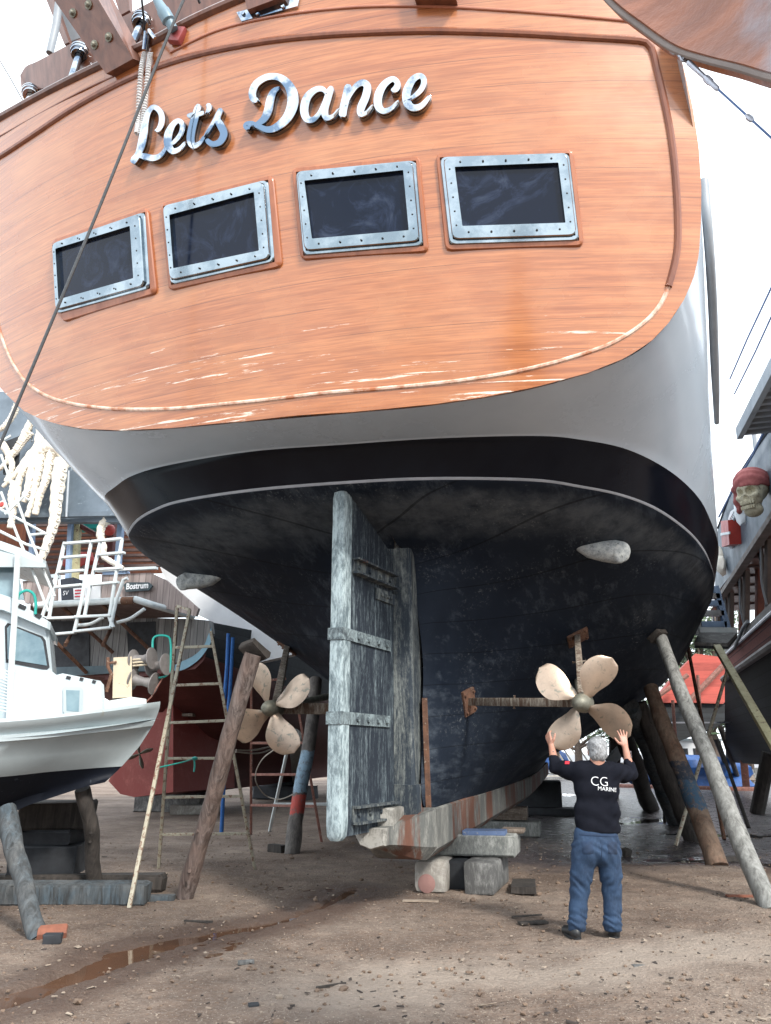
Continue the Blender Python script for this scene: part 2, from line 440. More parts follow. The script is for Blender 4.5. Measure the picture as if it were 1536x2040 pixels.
# ---- yard materials
def m_ground():
    t = NT('damp_brown_dirt'); x, y, z = t.sep()
    n = t.noise(.55, 8, .6); n2 = t.noise(3.5, 9, .7); n3 = t.noise(28, 6, .75); v = t.voro(34)
    col = t.ramp(n, (.34, (.105, .066, .046)), (.48, (.195, .138, .103)), (.62, (.275, .21, .163)))
    col = t.mix(t.ramp(n2, (.42, .45), (.6, 0.0)), col, (.075, .052, .040))
    col = t.mix(t.ramp(n3, (.5, 0.0), (.68, .5)), col, (.30, .26, .22))
    col = t.mix(t.ramp(v, (.06, .4), (.16, 0.0)), col, (.34, .31, .28))
    fl = t.voro(62, out=1); fd = t.voro(62); fx = t.sep(fl)[0]; near_ = t.math('LESS_THAN', fd, .34)
    col = t.mix(t.math('MULTIPLY', t.math('GREATER_THAN', fx, .84), near_), col, (.36, .30, .24))
    col = t.mix(t.math('MULTIPLY', t.math('LESS_THAN', fx, .16), near_), col, (.07, .05, .038))
    # a pale trodden track across the foreground
    tr = t.math('ADD', t.math('SUBTRACT', t.math('MULTIPLY', x, .34), t.math('SUBTRACT', y, 6.55)), t.math('MULTIPLY', t.math('SUBTRACT', t.noise(.9, 5, .6), .5), 2.2))
    tr = t.math('ABSOLUTE', tr)
    trm = t.math('MULTIPLY', t.mrange(tr, .15, .85, 1, 0), t.mrange(x, -1.4, -.2, 0, 1))
    trm = t.math('MULTIPLY', trm, t.mrange(x, 3.0, 4.6, 1, 0))
    col = t.mix(t.math('MULTIPLY', trm, .6), col, (.37, .31, .255))
    dm = t.n.new('ShaderNodeAttribute'); dm.attribute_name = 'damp'
    dmf = t.ramp(t.math('ADD', dm.outputs['Fac'], t.math('MULTIPLY', t.math('SUBTRACT', n2, .5), .5)), (.05, 0.0), (.55, 1.0))
    col = t.mix(t.math('MULTIPLY', dmf, .72), col, (.062, .032, .020))
    # wet ground under and beyond the big yacht; its blue tint paints sky reflection
    wx = t.math('MULTIPLY', t.mrange(x, -1.0, 1.5, 0, 1), t.mrange(y, 11.2, 14.0, 0, 1))
    wet = t.math('ADD', t.math('MULTIPLY', wx, .62), t.math('MULTIPLY', t.noise(.9, 6, .65), .62))
    wet = t.ramp(wet, (.52, 0.0), (.78, 1.0))
    col = t.mix(t.math('MULTIPLY', wet, .68), col, (.028, .034, .052))
    rough = t.math('SUBTRACT', t.math('SUBTRACT', .95, t.math('MULTIPLY', dmf, .35)), t.math('MULTIPLY', wet, t.ramp(n2, (.35, .5), (.6, .72))))
    h = t.math('ADD', t.math('ADD', t.math('MULTIPLY', n2, 1.0), t.math('MULTIPLY', n3, .35)), t.math('MULTIPLY', v, -.25))
    return t.fin(col, rough, 0, t.bump(h, .75, .05))
M['ground'] = m_ground()
t_ = NT('muddy_water'); nn = t_.noise(1.4, 5, .6)
M['water'] = t_.fin(t_.ramp(nn, (.4, (.115, .062, .038)), (.65, (.075, .046, .032))), .02, 0, t_.bump(t_.noise(6, 3, .5), .02, .005))
M['water2'] = simple('dark_puddle_water', (.045, .038, .034), (.03, .028, .026), 1.5, .02, 0, .0)
M['chip_pale'] = simple('pale_chips', (.34, .28, .22), (.22, .17, .13), 9, .9)
M['chip_dark'] = simple('dark_chips', (.06, .045, .038), (.03, .025, .022), 9, .9)
M['chip_mid'] = simple('brown_chips', (.20, .14, .10), (.13, .09, .065), 9, .9)
M['log_brown'] = m_log('reddish_bark_log', (.20, .135, .11), (.085, .058, .048), (.28, .23, .21))
M['log_grey'] = m_log('grey_weathered_log', (.31, .315, .30), (.15, .15, .14), (.38, .38, .36))
M['log_warm'] = m_log('brown_log_dark_paint', (.28, .205, .15), (.15, .10, .07), (.20, .10, .06), bands=[(.78, 1.28, (.035, .085, .14)), (1.22, 1.52, (.03, .04, .06))])
M['log_dark'] = m_log('dark_wet_log', (.07, .058, .050), (.028, .024, .021))
M['log_blue'] = m_log('grey_log_blue_red_paint', (.22, .20, .18), (.10, .09, .085), bands=[(.98, 1.7, (.24, .36, .46)), (.62, .93, (.45, .07, .055))])
M['log_bluegrey'] = m_log('log_with_blue_smears', (.14, .14, .135), (.05, .055, .058), (.08, .12, .15))
M['block_pale'] = m_weather('pale_timber_block', (.26, .24, .215), (.42, .40, .36), None, .9, (3, 3, 3))
M['block_grey'] = m_weather('grey_timber_block', (.09, .09, .088), (.26, .26, .25), None, .6, (4, 4, 2))
M['block_dark'] = simple('tarred_block', (.028, .032, .038), (.018, .02, .024), 5, .75)
M['concrete'] = m_weather('stained_concrete', (.12, .13, .125), (.34, .35, .33), (.16, .09, .06), .8, (3, 3, 2), rustamt=-.03)
M['bluepaint'] = simple('faded_blue_paint', (.10, .16, .30), (.08, .12, .22), 6, .7, c3=(.3, .3, .3), spots=.02)
M['plank'] = m_weather('old_plank', (.10, .075, .055), (.28, .23, .19), None, .7, (2, 14, 14))
M['brick'] = simple('red_brown_brick', (.27, .10, .06), (.18, .07, .045), 9, .9)
M['creamsteel'] = simple('cream_painted_steel', (.46, .43, .33), (.35, .32, .25), 8, .55, 0, .2, c3=(.19, .10, .065), spots=.10)
M['ruststeel'] = simple('red_rusty_steel', (.27, .12, .09), (.16, .07, .055), 10, .8, 0, .3, c3=(.38, .31, .27), spots=.04)
M['whitesteel'] = simple('white_painted_steel', (.66, .70, .70), (.54, .60, .61), 6, .4, 0, .1, c3=(.30, .22, .16), spots=-.01)
M['rope_blue'] = simple('blue_rope', (.03, .16, .48), (.02, .10, .33), 60, .7, 0, .4)
M['rope_pale'] = simple('pale_rope', (.46, .42, .36), (.33, .3, .26), 40, .8)
M['gelcoat'] = simple('white_gelcoat', (.52, .585, .61), (.45, .52, .55), .9, .28, 0, .02, Coat_Weight=.3, Coat_Roughness=.1)
M['gelcoat_dirty'] = simple('dulled_white_hull', (.44, .50, .515), (.36, .42, .44), 1.2, .4, 0, .04, c3=(.36, .38, .36), spots=-.03)
M['navy'] = simple('navy_antifouling', (.004, .006, .011), (.007, .010, .018), 2.5, .6, 0, .15, c3=(.05, .06, .075), spots=.0, Specular_IOR_Level=.2)
t_ = NT('clear_blue_window'); nn = t_.noise(1.6, 5, .6)
M['winblue'] = t_.fin(t_.ramp(nn, (.35, (.10, .17, .21)), (.65, (.26, .36, .40))), .08)
M['netcream'] = simple('cream_painted_box', (.58, .50, .36), (.50, .43, .31), 4, .55, c3=(.2, .12, .08), spots=.01)
M['disc'] = simple('worn_steel_disc', (.28, .26, .25), (.20, .185, .18), 8, .6, .4)
M['teal'] = simple('teal_hose', (.02, .38, .32), (.02, .3, .26), 9, .45)
M['maroon'] = m_weather('maroon_antifouling', (.085, .016, .014), (.14, .035, .03), None, .5, (.6, .6, 3), rough=.6)
M['brightred'] = m_weather('red_antifouling', (.22, .035, .028), (.30, .07, .055), None, .6, (2, 2, 2), rough=.6)
def m_planks(name, a, b, n=7.5, axis=0, dark=(.015, .014, .014)):
    t = NT(name); c = t.sep()[axis]
    fr = t.math('FRACT', t.math('MULTIPLY', c, n)); w = t.n.new('ShaderNodeTexWhiteNoise'); w.noise_dimensions = '1D'
    t.l.new(t.math('FLOOR', t.math('MULTIPLY', c, n)), w.inputs['W'])
    st = [9, 9, 9]; st[2 if axis != 2 else 0] = .9
    g = t.noise(1, 8, .7, t.map(tuple(st)), .5)
    col = t.mix(t.mrange(w.outputs[0], 0, 1, 0, .8), t.ramp(g, (.3, a), (.7, b)), t.ramp(g, (.3, b), (.6, tuple(q*.45 for q in b))))
    col = t.mix(t.math('LESS_THAN', fr, .07), col, dark)
    return t.fin(col, .8, 0, t.bump(g, .3, .01))
M['greyplanks'] = m_planks('grey_vertical_planks', (.34, .34, .33), (.15, .15, .15), 5.2, 0)
M['pinkplanks'] = m_planks('pale_pink_planks', (.44, .37, .35), (.30, .24, .22), 5.5, 0, (.12, .09, .08))
M['redplanks'] = m_planks('red_hull_planks', (.52, .10, .075), (.46, .09, .068), 3, 2, (.34, .065, .05))
M['redplanks_dull'] = m_planks('dull_red_planks', (.56, .17, .14), (.42, .13, .105), 4.6, 2, (.07, .03, .025))
M['blackplanks'] = m_planks('black_hull_planks', (.035, .04, .045), (.016, .018, .02), 4, 2, (.006, .006, .006))
M['slat'] = simple('awning_slat', (.17, .12, .11), (.12, .085, .08), 5, .7)
M['darkpanel'] = simple('dark_slate_panel', (.13, .165, .20), (.08, .105, .13), 1.4, .5, 0, .15, c3=(.24, .29, .33), spots=.0)
M['bone'] = simple('cream_sculpture_foam', (.86, .80, .70), (.74, .67, .56), 6, .8, 0, .7, c3=(.42, .35, .26), spots=.02)
M['brownbeam'] = simple('brown_painted_beam', (.20, .16, .14), (.15, .12, .105), 4, .6)
M['orangepost'] = simple('orange_brown_post', (.30, .085, .045), (.2, .055, .03), 4, .5)
M['gangway'] = simple('ribbed_aluminium', (.55, .56, .56), (.42, .43, .44), 5, .4, .6)
M['bluealu'] = simple('pale_blue_ladder_rail', (.26, .36, .52), (.2, .29, .43), 5, .4)
M['yellowsteel'] = simple('yellow_cream_beam', (.50, .47, .27), (.38, .34, .2), 5, .6, 0, .2, c3=(.14, .09, .06), spots=.05)
M['skullbone'] = simple('yellowed_skull_paint', (.62, .57, .42), (.44, .39, .27), 7, .6, 0, .5, c3=(.12, .10, .07), spots=.05)
M['bandana'] = simple('red_bandana', (.42, .13, .12), (.30, .08, .08), 9, .8, 0, .4)
M['lifered'] = simple('red_lifebuoy_box', (.50, .06, .045), (.4, .045, .035), 4, .45)
M['tarp'] = simple('blue_tarpaulin', (.015, .075, .25), (.01, .045, .15), 4, .5, 0, .5)
t_ = NT('leaf_green'); nn = t_.noise(.8, 4, .6); gg = t_.n.new('ShaderNodeNewGeometry')
M['leaf'] = t_.fin(t_.mix(t_.mrange(gg.outputs['Random Per Island'], 0, 1, 0, 1), (.035, .065, .028), (.095, .13, .065)), .6)
M['trunk'] = simple('tree_bark', (.12, .09, .07), (.07, .05, .04), 8, .9)
M['skin'] = simple('skin', (.44, .23, .165), (.38, .19, .135), 9, .5, 0, .1, Subsurface_Weight=.08)
t_ = NT('grey_hair'); g_ = t_.noise(1, 7, .7, t_.map((70, 70, 26)), 1.2); g2_ = t_.noise(9, 5, .6)
M['hair'] = t_.fin(t_.mix(t_.ramp(g2_, (.4, 0.0), (.65, .6)), t_.ramp(g_, (.35, (.10, .10, .105)), (.62, (.40, .41, .42))), (.16, .165, .17)), .6, 0, t_.bump(g_, .7, .01))
t_ = NT('black_sweatshirt'); g_ = t_.noise(7, 6, .6); f_ = t_.noise(300, 2, .5)
M['sweater'] = t_.fin(t_.ramp(g_, (.3, (.006, .007, .011)), (.7, (.011, .012, .018))), .9, 0, t_.bump(t_.math('ADD', g_, t_.math('MULTIPLY', f_, .12)), .35, .02), Specular_IOR_Level=.08)
t_ = NT('blue_denim'); g_ = t_.noise(5, 8, .65); f_ = t_.noise(1, 8, .7, t_.map((60, 60, 18)))
M['denim'] = t_.fin(t_.mix(t_.ramp(f_, (.4, 0.0), (.7, .55)), t_.ramp(g_, (.33, (.006, .017, .042)), (.6, (.015, .040, .090))), (.034, .07, .13)), .85, 0, t_.bump(t_.math('ADD', g_, t_.math('MULTIPLY', f_, .3)), .5, .02))
M['shoe'] = simple('black_shoes', (.022, .024, .026), (.012, .013, .014), 8, .45)
M['print'] = simple('white_print', (.75, .76, .78), (.68, .7, .72), 20, .7)
M['patch'] = simple('red_patch', (.55, .03, .05), (.45, .025, .04), 9, .7)
M['ink'] = simple('tattoo_ink', (.12, .10, .11), (.09, .08, .085), 30, .6)
M['stainless'] = simple('shackle_steel', (.40, .41, .45), (.26, .27, .31), 12, .35, .8)
M['bluewire'] = simple('blue_wire', (.05, .12, .30), (.04, .09, .22), 9, .5)
t_ = NT('brown_grey_bow'); xb, yb, zb = t_.sep(); nb_ = t_.noise(1.2, 7, .65)
M['bow'] = t_.fin(t_.mix(t_.ramp(t_.math('ADD', t_.math('MULTIPLY', xb, 1.8), nb_), (.75, 0.0), (1.25, 1.0)), t_.ramp(t_.noise(1, 7, .6, t_.map((1, 1, 7))), (.35, (.30, .10, .042)), (.68, (.17, .055, .026))), t_.ramp(t_.noise(2.5, 7, .65), (.35, (.30, .33, .38)), (.65, (.17, .20, .25)))), t_.mrange(nb_, .3, .7, .22, .4), 0, t_.bump(nb_, .35, .08))
M['whitewall'] = simple('white_cabin_wall', (.74, .76, .77), (.66, .68, .7), 2, .6)
t_ = NT('dark_denim'); g_ = t_.noise(6, 8, .65); M['denim2'] = t_.fin(t_.ramp(g_, (.33, (.005, .013, .032)), (.6, (.012, .031, .072))), .85, 0, t_.bump(g_, .4, .02))
# ================================================================ the big wooden yacht, seen from astern
yacht = thing('wooden_yacht', 'large wooden yacht standing on blocks, varnished stern with four windows above a black bottom', 'boat', BO, -BPHI)
RAKE = .22
def tsn(t, z): return -.06+.04*t*t-RAKE*(z-6.6)
def TS(u, v, off=0.0, sh=0.0):
    """pixel -> boat-frame point on the transom surface (moved forward by sh), pushed aft by off metres"""
    o = L(Vector((0, 0, HC))); d = BMI.to_3x3() @ ray(u, v); s = 6.5
    for _ in range(40):
        p = o+d*s; s += (tsn(p.x, p.z)+sh-p.y)/(d.y+RAKE*d.z-.08*p.x*d.x)
    p = o+d*s
    return p+TN(p)*off
def TN(p): return Vector((.08*p.x, -1, -RAKE)).normalized()
def V3(*a): return Vector(a)

# ---- transom outline (pixels of the photograph -> points on the raked, cambered stern)
bL = [(20, 787), (55, 820), (88, 836), (125, 847), (175, 856), (250, 859), (350, 854), (500, 840), (600, 829), (700, 823), (768, 817), (868, 807), (968, 793), (1068, 773), (1168, 746), (1243, 716), (1293, 684), (1328, 647)]
bR = [(1328, 647), (1358, 602), (1378, 557), (1388, 512), (1392, 450), (1393, 380), (1388, 300), (1376, 220), (1358, 140), (1335, 60), (1312, -10), (1285, -80)]
bT = [(-95, 300), (0, 243), (150, 163), (300, 93), (390, 46), (480, 6), (600, -40), (800, -85), (1000, -100), (1150, -95), (1285, -80)]
bLs = [(20, 787), (-5, 760), (-35, 715), (-62, 640), (-80, 540), (-92, 430), (-95, 300)]
NC, NR = 72, 44
def tsl(px, n): return resample([TS(*q) for q in px], n)
eB, eR, eT, eL = tsl(bL, NC), tsl(bR, NR), tsl(bT, NC), tsl(bLs, NR)
rows = []
for j in range(NR):
    b = j/(NR-1); row = []
    for i in range(NC):
        a = i/(NC-1)
        p = (1-b)*eB[i]+b*eT[i]+(1-a)*eL[j]+a*eR[j]-((1-a)*(1-b)*eB[0]+a*(1-b)*eB[-1]+(1-a)*b*eT[0]+a*b*eT[-1])
        p = V3(p.x, tsn(p.x, p.z), p.z); row.append(p)
    rows.append(row)
TH = .05
mb = MB()
mb.grid([[p+TN(p)*TH for p in r] for r in rows])
edge = rows[0]+[r[-1] for r in rows[1:]]+rows[-1][::-1][1:]+[r[0] for r in rows[::-1][1:-1]]
mb.grid([[p-TN(p)*.04 for p in edge], [p+TN(p)*(TH-.012) for p in edge], [p+TN(p)*TH for p in edge]], closeu=True)
# rounded edge: widen the last strip slightly by the two-step rim above
transom = mb.build('transom_panel', M['transom'], yacht, world=False, smooth=50)

# ---- hull skin: frames running from the sheer / transom edge down to the keel
def ext(px): return [TS(*q) for q in px]
UR = ext([(700, 823), (868, 807), (1068, 773), (1243, 716), (1328, 647), (1378, 557), (1392, 450), (1388, 300), (1335, 60)])+[V3(4.45, 4.5, 9.0), V3(4.85, 9, 8.9), V3(4.95, 14, 9.0), V3(4.5, 20, 9.3), V3(2.4, 27, 9.9), V3(.1, 32, 10.4)]
UL = ext([(700, 823), (500, 840), (300, 857), (175, 856), (88, 836), (40, 808), (-5, 760), (-62, 640), (-92, 430)])+[V3(-5.2, 4.5, 9.0), V3(-5.5, 9, 8.9), V3(-5.4, 14, 9.0), V3(-4.5, 20, 9.3), V3(-2.4, 27, 9.9), V3(.1, 32, 10.4)]
RR = [V3(.2, 1.10, 4.99), V3(1.25, 1.19, 4.98), V3(2.29, 1.34, 4.95), V3(2.78, 1.56, 4.94), V3(3.3, 2.0, 4.93), V3(3.8, 2.85, 4.92), V3(4.22, 4.0, 4.92), V3(4.5, 5.2, 4.91), V3(4.76, 6.6, 4.9), V3(4.9, 8, 4.9), V3(5.02, 10, 4.9), V3(4.95, 14, 4.9), V3(4.1, 20, 4.9), V3(2.0, 26.2, 4.9), V3(.1, 29.2, 4.9)]
RL = [V3(.2, 1.10, 4.99), V3(-.94, 1.07, 5.02), V3(-2.1, 1.24, 5.04), V3(-2.78, 1.47, 5.05), V3(-3.3, 1.84, 5.07), V3(-3.72, 2.2, 5.08), V3(-3.98, 2.75, 5.08), V3(-4.25, 3.7, 5.08), V3(-4.5, 5.2, 5.08), V3(-4.7, 7, 5.05), V3(-4.85, 10, 5.0), V3(-4.8, 14, 5.0), V3(-4.1, 20, 5.0), V3(-2.0, 26.2, 5.0), V3(.1, 29.2, 4.9)]
PR = [V3(.15, 1.26, 4.575), V3(1.15, 1.36, 4.56), V3(2.23, 1.66, 4.54), V3(2.75, 2.0, 4.525), V3(3.2, 2.42, 4.515), V3(3.62, 3.1, 4.51), V3(4.05, 4.18, 4.5), V3(4.34, 5.2, 4.49), V3(4.56, 6.3, 4.49), V3(4.74, 7.5, 4.48), V3(4.92, 10, 4.48), V3(4.85, 14, 4.5), V3(3.9, 20, 4.55), V3(1.7, 26, 4.6), V3(.1, 28.6, 4.6)]
PL = [V3(.15, 1.26, 4.575), V3(-1.0, 1.28, 4.6), V3(-2.05, 1.48, 4.625), V3(-2.6, 1.75, 4.635), V3(-3.05, 2.08, 4.64), V3(-3.45, 2.5, 4.65), V3(-3.74, 2.9, 4.66), V3(-4.0, 3.6, 4.65), V3(-4.3, 5.1, 4.62), V3(-4.5, 6.8, 4.6), V3(-4.7, 10, 4.58), V3(-4.65, 14, 4.55), V3(-3.8, 20, 4.58), V3(-1.7, 26, 4.6), V3(.1, 28.6, 4.6)]
CK = .40
def low(side):
    """control points below the thin line for each frame, side=+1 starboard"""
    s = side
    def q(w, n, z): return V3(CK+s*w, n, z-.02*(CK+s*w)*.5)
    return [
        [q(0, 1.45, 4.53), q(0, 1.75, 4.45)],
        [q(.6, 1.6, 4.47), q(0, 2.0, 4.38)],
        [q(1.3, 1.95, 4.42), q(.6, 2.2, 4.35), q(0, 2.35, 4.28)],
        [q(1.8, 2.25, 4.38), q(.8, 2.5, 4.26), q(0.02, 2.6, 4.19)],
        [q(2.3, 2.7, 4.32), q(1.1, 2.85, 4.16), q(.12, 2.85, 4.05)],
        [q(2.5, 3.25, 4.22), q(1.2, 3.2, 4.0), q(.45, 3.0, 3.75), q(.18, 2.95, 3.45)],
        [q(2.7, 4.1, 4.05), q(1.4, 3.75, 3.78), q(.6, 3.35, 3.4), q(.24, 3.0, 2.7)],
        [q(3.0, 5.0, 3.85), q(1.7, 4.5, 3.5), q(.75, 3.9, 2.95), q(.38, 3.3, 2.2), q(.22, 2.95, 1.75)],
        [q(3.2, 6.0, 3.7), q(1.95, 5.4, 3.2), q(.95, 4.6, 2.5), q(.5, 3.8, 1.7), q(.26, 2.95, 1.02)],
        [q(3.45, 7.2, 3.55), q(2.2, 6.7, 2.9), q(1.2, 6.0, 2.2), q(.62, 5.3, 1.55), q(.36, 4.6, 1.02)],
        [q(3.75, 9.8, 3.4), q(2.6, 9.4, 2.6), q(1.5, 9, 1.9), q(.75, 8.5, 1.4), q(.38, 8.0, 1.04)],
        [q(3.75, 13.8, 3.4), q(2.7, 13.5, 2.6), q(1.6, 13.2, 1.95), q(.8, 13, 1.5), q(.36, 12.8, 1.1)],
        [q(2.8, 19.6, 3.5), q(1.9, 19.4, 2.8), q(1.0, 19.2, 2.2), q(.5, 19, 1.7), q(.3, 19, 1.35)],
        [q(.95, 25.4, 3.9), q(.6, 25, 3.4), q(.3, 24.6, 2.9), q(.15, 24.3, 2.5)],
        [q(-.3*s*s+.3, 28, 4.2), V3(.2, 27.6, 3.9)]]
def frames(U, Rr, P, side):
    lowp = low(side); out = []
    nf = len(U)
    for i in range(nf):
        u, r, p = U[i], Rr[i], P[i]
        a = []
        bul = .0 if i < 4 else min(.04, .02*(i-3))
        for k in range(12):
            f = k/12; q = u.lerp(r, f); w = math.sin(math.pi*f)*bul
            q = q+V3(side*w, -.25*w, 0); a.append(q)
        b = [r.lerp(p, k/6) for k in range(6)]
        c0 = r.lerp(p, 1.0); c = [c0+(r-c0).normalized()*.033]
        d = spline([p]+lowp[i], 60); d = resample(d, 25)
        out.append(a+b+c+d)
    return out
FR = frames(UR, RR, PR, 1); FL = frames(UL, RL, PL, -1)
allf = FL[::-1][:-1]+FR
nlev = len(allf[0]); SUB = 7
cols = [[cr([fr[k] for fr in allf], x/SUB) for x in range((len(allf)-1)*SUB+1)] for k in range(nlev)]
mb = MB()
for k in range(nlev-1):
    mb.mi = 0 if k < 12 else (1 if k < 18 else (2 if k < 19 else 3))
    mb.grid([cols[k], cols[k+1]])
hull = mb.build('hull', [M['white'], M['boot'], M['line'], M['bottom']], yacht, world=False, smooth=80)
from mathutils.bvhtree import BVHTree
HB = BVHTree.FromPolygons([p.copy() for p in mb.v], mb.f)
def HH(u, v):
    """pixel -> hull surface point and outward normal, boat frame"""
    o = L(Vector((0, 0, HC))); d = (BMI.to_3x3() @ ray(u, v)).normalized()
    loc, nor, _, _ = HB.ray_cast(o, d)
    if loc is None: return o+d*9.5, V3(0, -.6, -.8)
    if nor.dot(d) > 0: nor = -nor
    return loc, nor
# deck so that light does not fall into the open hull
mb = MB(); dl = [f[0] for f in FL[8:]]; dr = [f[0] for f in FR[8:]]
mb.grid([[p+V3(0, .1, -.5) for p in dl], [p+V3(0, .1, -.5) for p in dr]])
mb.build('deck', M['dwood'], yacht, world=False)

# ---- bead moulding round the stern
def bead(px, r, off, mat, n=90, name='trim_moulding'):
    mb = MB(); path = resample(spline([TS(*q, TH+off) for q in px], 160), n)
    mb.tube(path, r, 8); return mb.build(name, mat, yacht, world=False)
bead([(-60, 350), (0, 320), (70, 275), (150, 222), (225, 180), (300, 146), (375, 121), (450, 103), (525, 90), (600, 81), (680, 75), (768, 71), (850, 69), (950, 71), (1050, 75), (1150, 81), (1250, 87), (1278, 90), (1290, 97), (1298, 115), (1306, 150), (1320, 210), (1333, 280), (1341, 350), (1346, 430), (1346, 490), (1340, 530), (1328, 575)], .036, .004, M['trim'], 150)
bead([(1329, 572), (1315, 605), (1295, 632), (1270, 654), (1240, 674), (1205, 692), (1150, 711), (1080, 731), (1000, 748), (900, 763), (768, 776), (650, 785), (550, 797), (450, 807), (350, 816), (250, 817), (180, 811), (130, 801), (95, 788), (65, 768), (45, 745), (25, 710), (10, 670), (0, 630), (-10, 560)], .024, -.006, M['worntrim'], 140)
# raised lower edge of the bulwark planking and plank seam
bead([(-95, 335), (0, 279), (150, 196), (232, 157)], .012, 0, M['trim'], 40)
bead([(345, 110), (440, 66), (560, 38), (700, 22), (850, 20), (1000, 28), (1150, 40), (1270, 52)], .016, .004, M['bulwark'], 60)
mb = MB(); mb.tube(spline([TS(*q, .03) for q in [(-95, 300), (0, 243), (150, 163), (300, 93), (390, 46), (480, 6), (600, -40), (800, -85), (1000, -100), (1285, -80)]], 60), .075, 10, ell=.75)
mb.build('cap_rail', M['dwood'], yacht, world=False)

# ---- four stern windows
def quad_ring(mb, outer, inner, o0, o1, seg=1):
    """flat ring between two pixel quads standing from offset o0 to o1 off the transom"""
    A = [TS(*q, TH+o0) for q in outer]; B = [TS(*q, TH+o1) for q in outer]
    C = [TS(*q, TH+o1) for q in inner]; D = [TS(*q, TH+o0) for q in inner]
    def rnd(Q, k=5, r=.07):
        out = []
        for i in range(4):
            p0, p1, p2 = Q[i-1], Q[i], Q[(i+1) % 4]
            a = p1+(p0-p1).normalized()*r; b = p1+(p2-p1).normalized()*r
            for j in range(k):
                f = j/(k-1); out.append(a*(1-f)**2+p1*2*f*(1-f)+b*f*f)
        return out
    e = (B[0]-B[1]).length*.012
    B2 = [b.lerp(sum(B, V3(0, 0, 0))/4, .015) for b in B]
    R1, R2, R2b, R3, R4 = rnd(A), rnd([TS(*q, TH+o1-.012) for q in outer]), rnd(B2), rnd(C, r=.012), rnd(D, r=.012)
    mb.grid([R1, R2, R2b, R3, R4], closeu=True)
wins = [  # surround, steel frame, glass   (TL TR BR BL)
    ([(113, 483), (303, 419), (321, 588), (134, 645)], [(119, 489), (299, 428), (309, 580), (126, 630)], [(129, 503), (275, 459), (282, 562), (135, 603)]),
    ([(328, 411), (550, 355), (568, 536), (344, 583)], [(334, 417), (541, 365), (554, 528), (350, 573)], [(352, 438), (517, 394), (527, 509), (360, 543)]),
    ([(586, 342), (838, 319), (856, 507), (604, 523)], [(595, 350), (831, 328), (846, 497), (610, 516)], [(615, 372), (807, 352), (818, 470), (630, 486)]),
    ([(869, 314), (1139, 307), (1161, 496), (888, 505)], [(877, 322), (1131, 314), (1151, 487), (896, 495)], [(907, 346), (1108, 338), (1122, 456), (922, 462)])]
_b = MB(); _b.lathe([(.0, .007), (.009, .006), (.012, 0)], (0, 0, 0), (0, 0, 1), 6); _o = _b.build('bolt', M['bolt'], None, smooth=0); BOLT = _o.data; bpy.data.objects.remove(_o)
wl = ['dark window at the left edge, crossed by the cable', None, None, None]
for i, (so, fo, gl) in enumerate(wins):
    mb = MB(); quad_ring(mb, so, fo, -.01, .034); w = mb.build('window', M['surround'], yacht, world=False, smooth=40)
    def lerpq(a, b, f): return [(p[0]+(q[0]-p[0])*f, p[1]+(q[1]-p[1])*f) for p, q in zip(a, b)]
    mb = MB(); quad_ring(mb, fo, lerpq(fo, gl, .28), -.005, .05); quad_ring(mb, lerpq(fo, gl, .24), gl, .01, .085)
    fr = mb.build('frame', M['framesteel'], w, world=False, smooth=40)
    mb = MB(); mid = lerpq(fo, gl, .62)
    for e in range(4):
        a, b = mid[e], mid[(e+1) % 4]
        for k in range(5):
            f = (k+.5)/5; p = TS(a[0]+(b[0]-a[0])*f, a[1]+(b[1]-a[1])*f, TH+.083)
            bo = bpy.data.objects.new('bolt', BOLT); COL.objects.link(bo); bo.parent = w; bo.location = p; bo.rotation_euler = TN(p).to_track_quat('Z', 'Y').to_euler()
    mb = MB(); g = [TS(*q, TH+.035) for q in lerpq(gl, fo, .04)]
    rowsg = [[g[0].lerp(g[1], x/8).lerp(g[3].lerp(g[2], x/8), y/6) for x in range(9)] for y in range(7)]
    mb.grid([[V3(p.x, p.y, p.z) for p in r] for r in rowsg]); mb.build('pane', M['glass'], w, world=False)

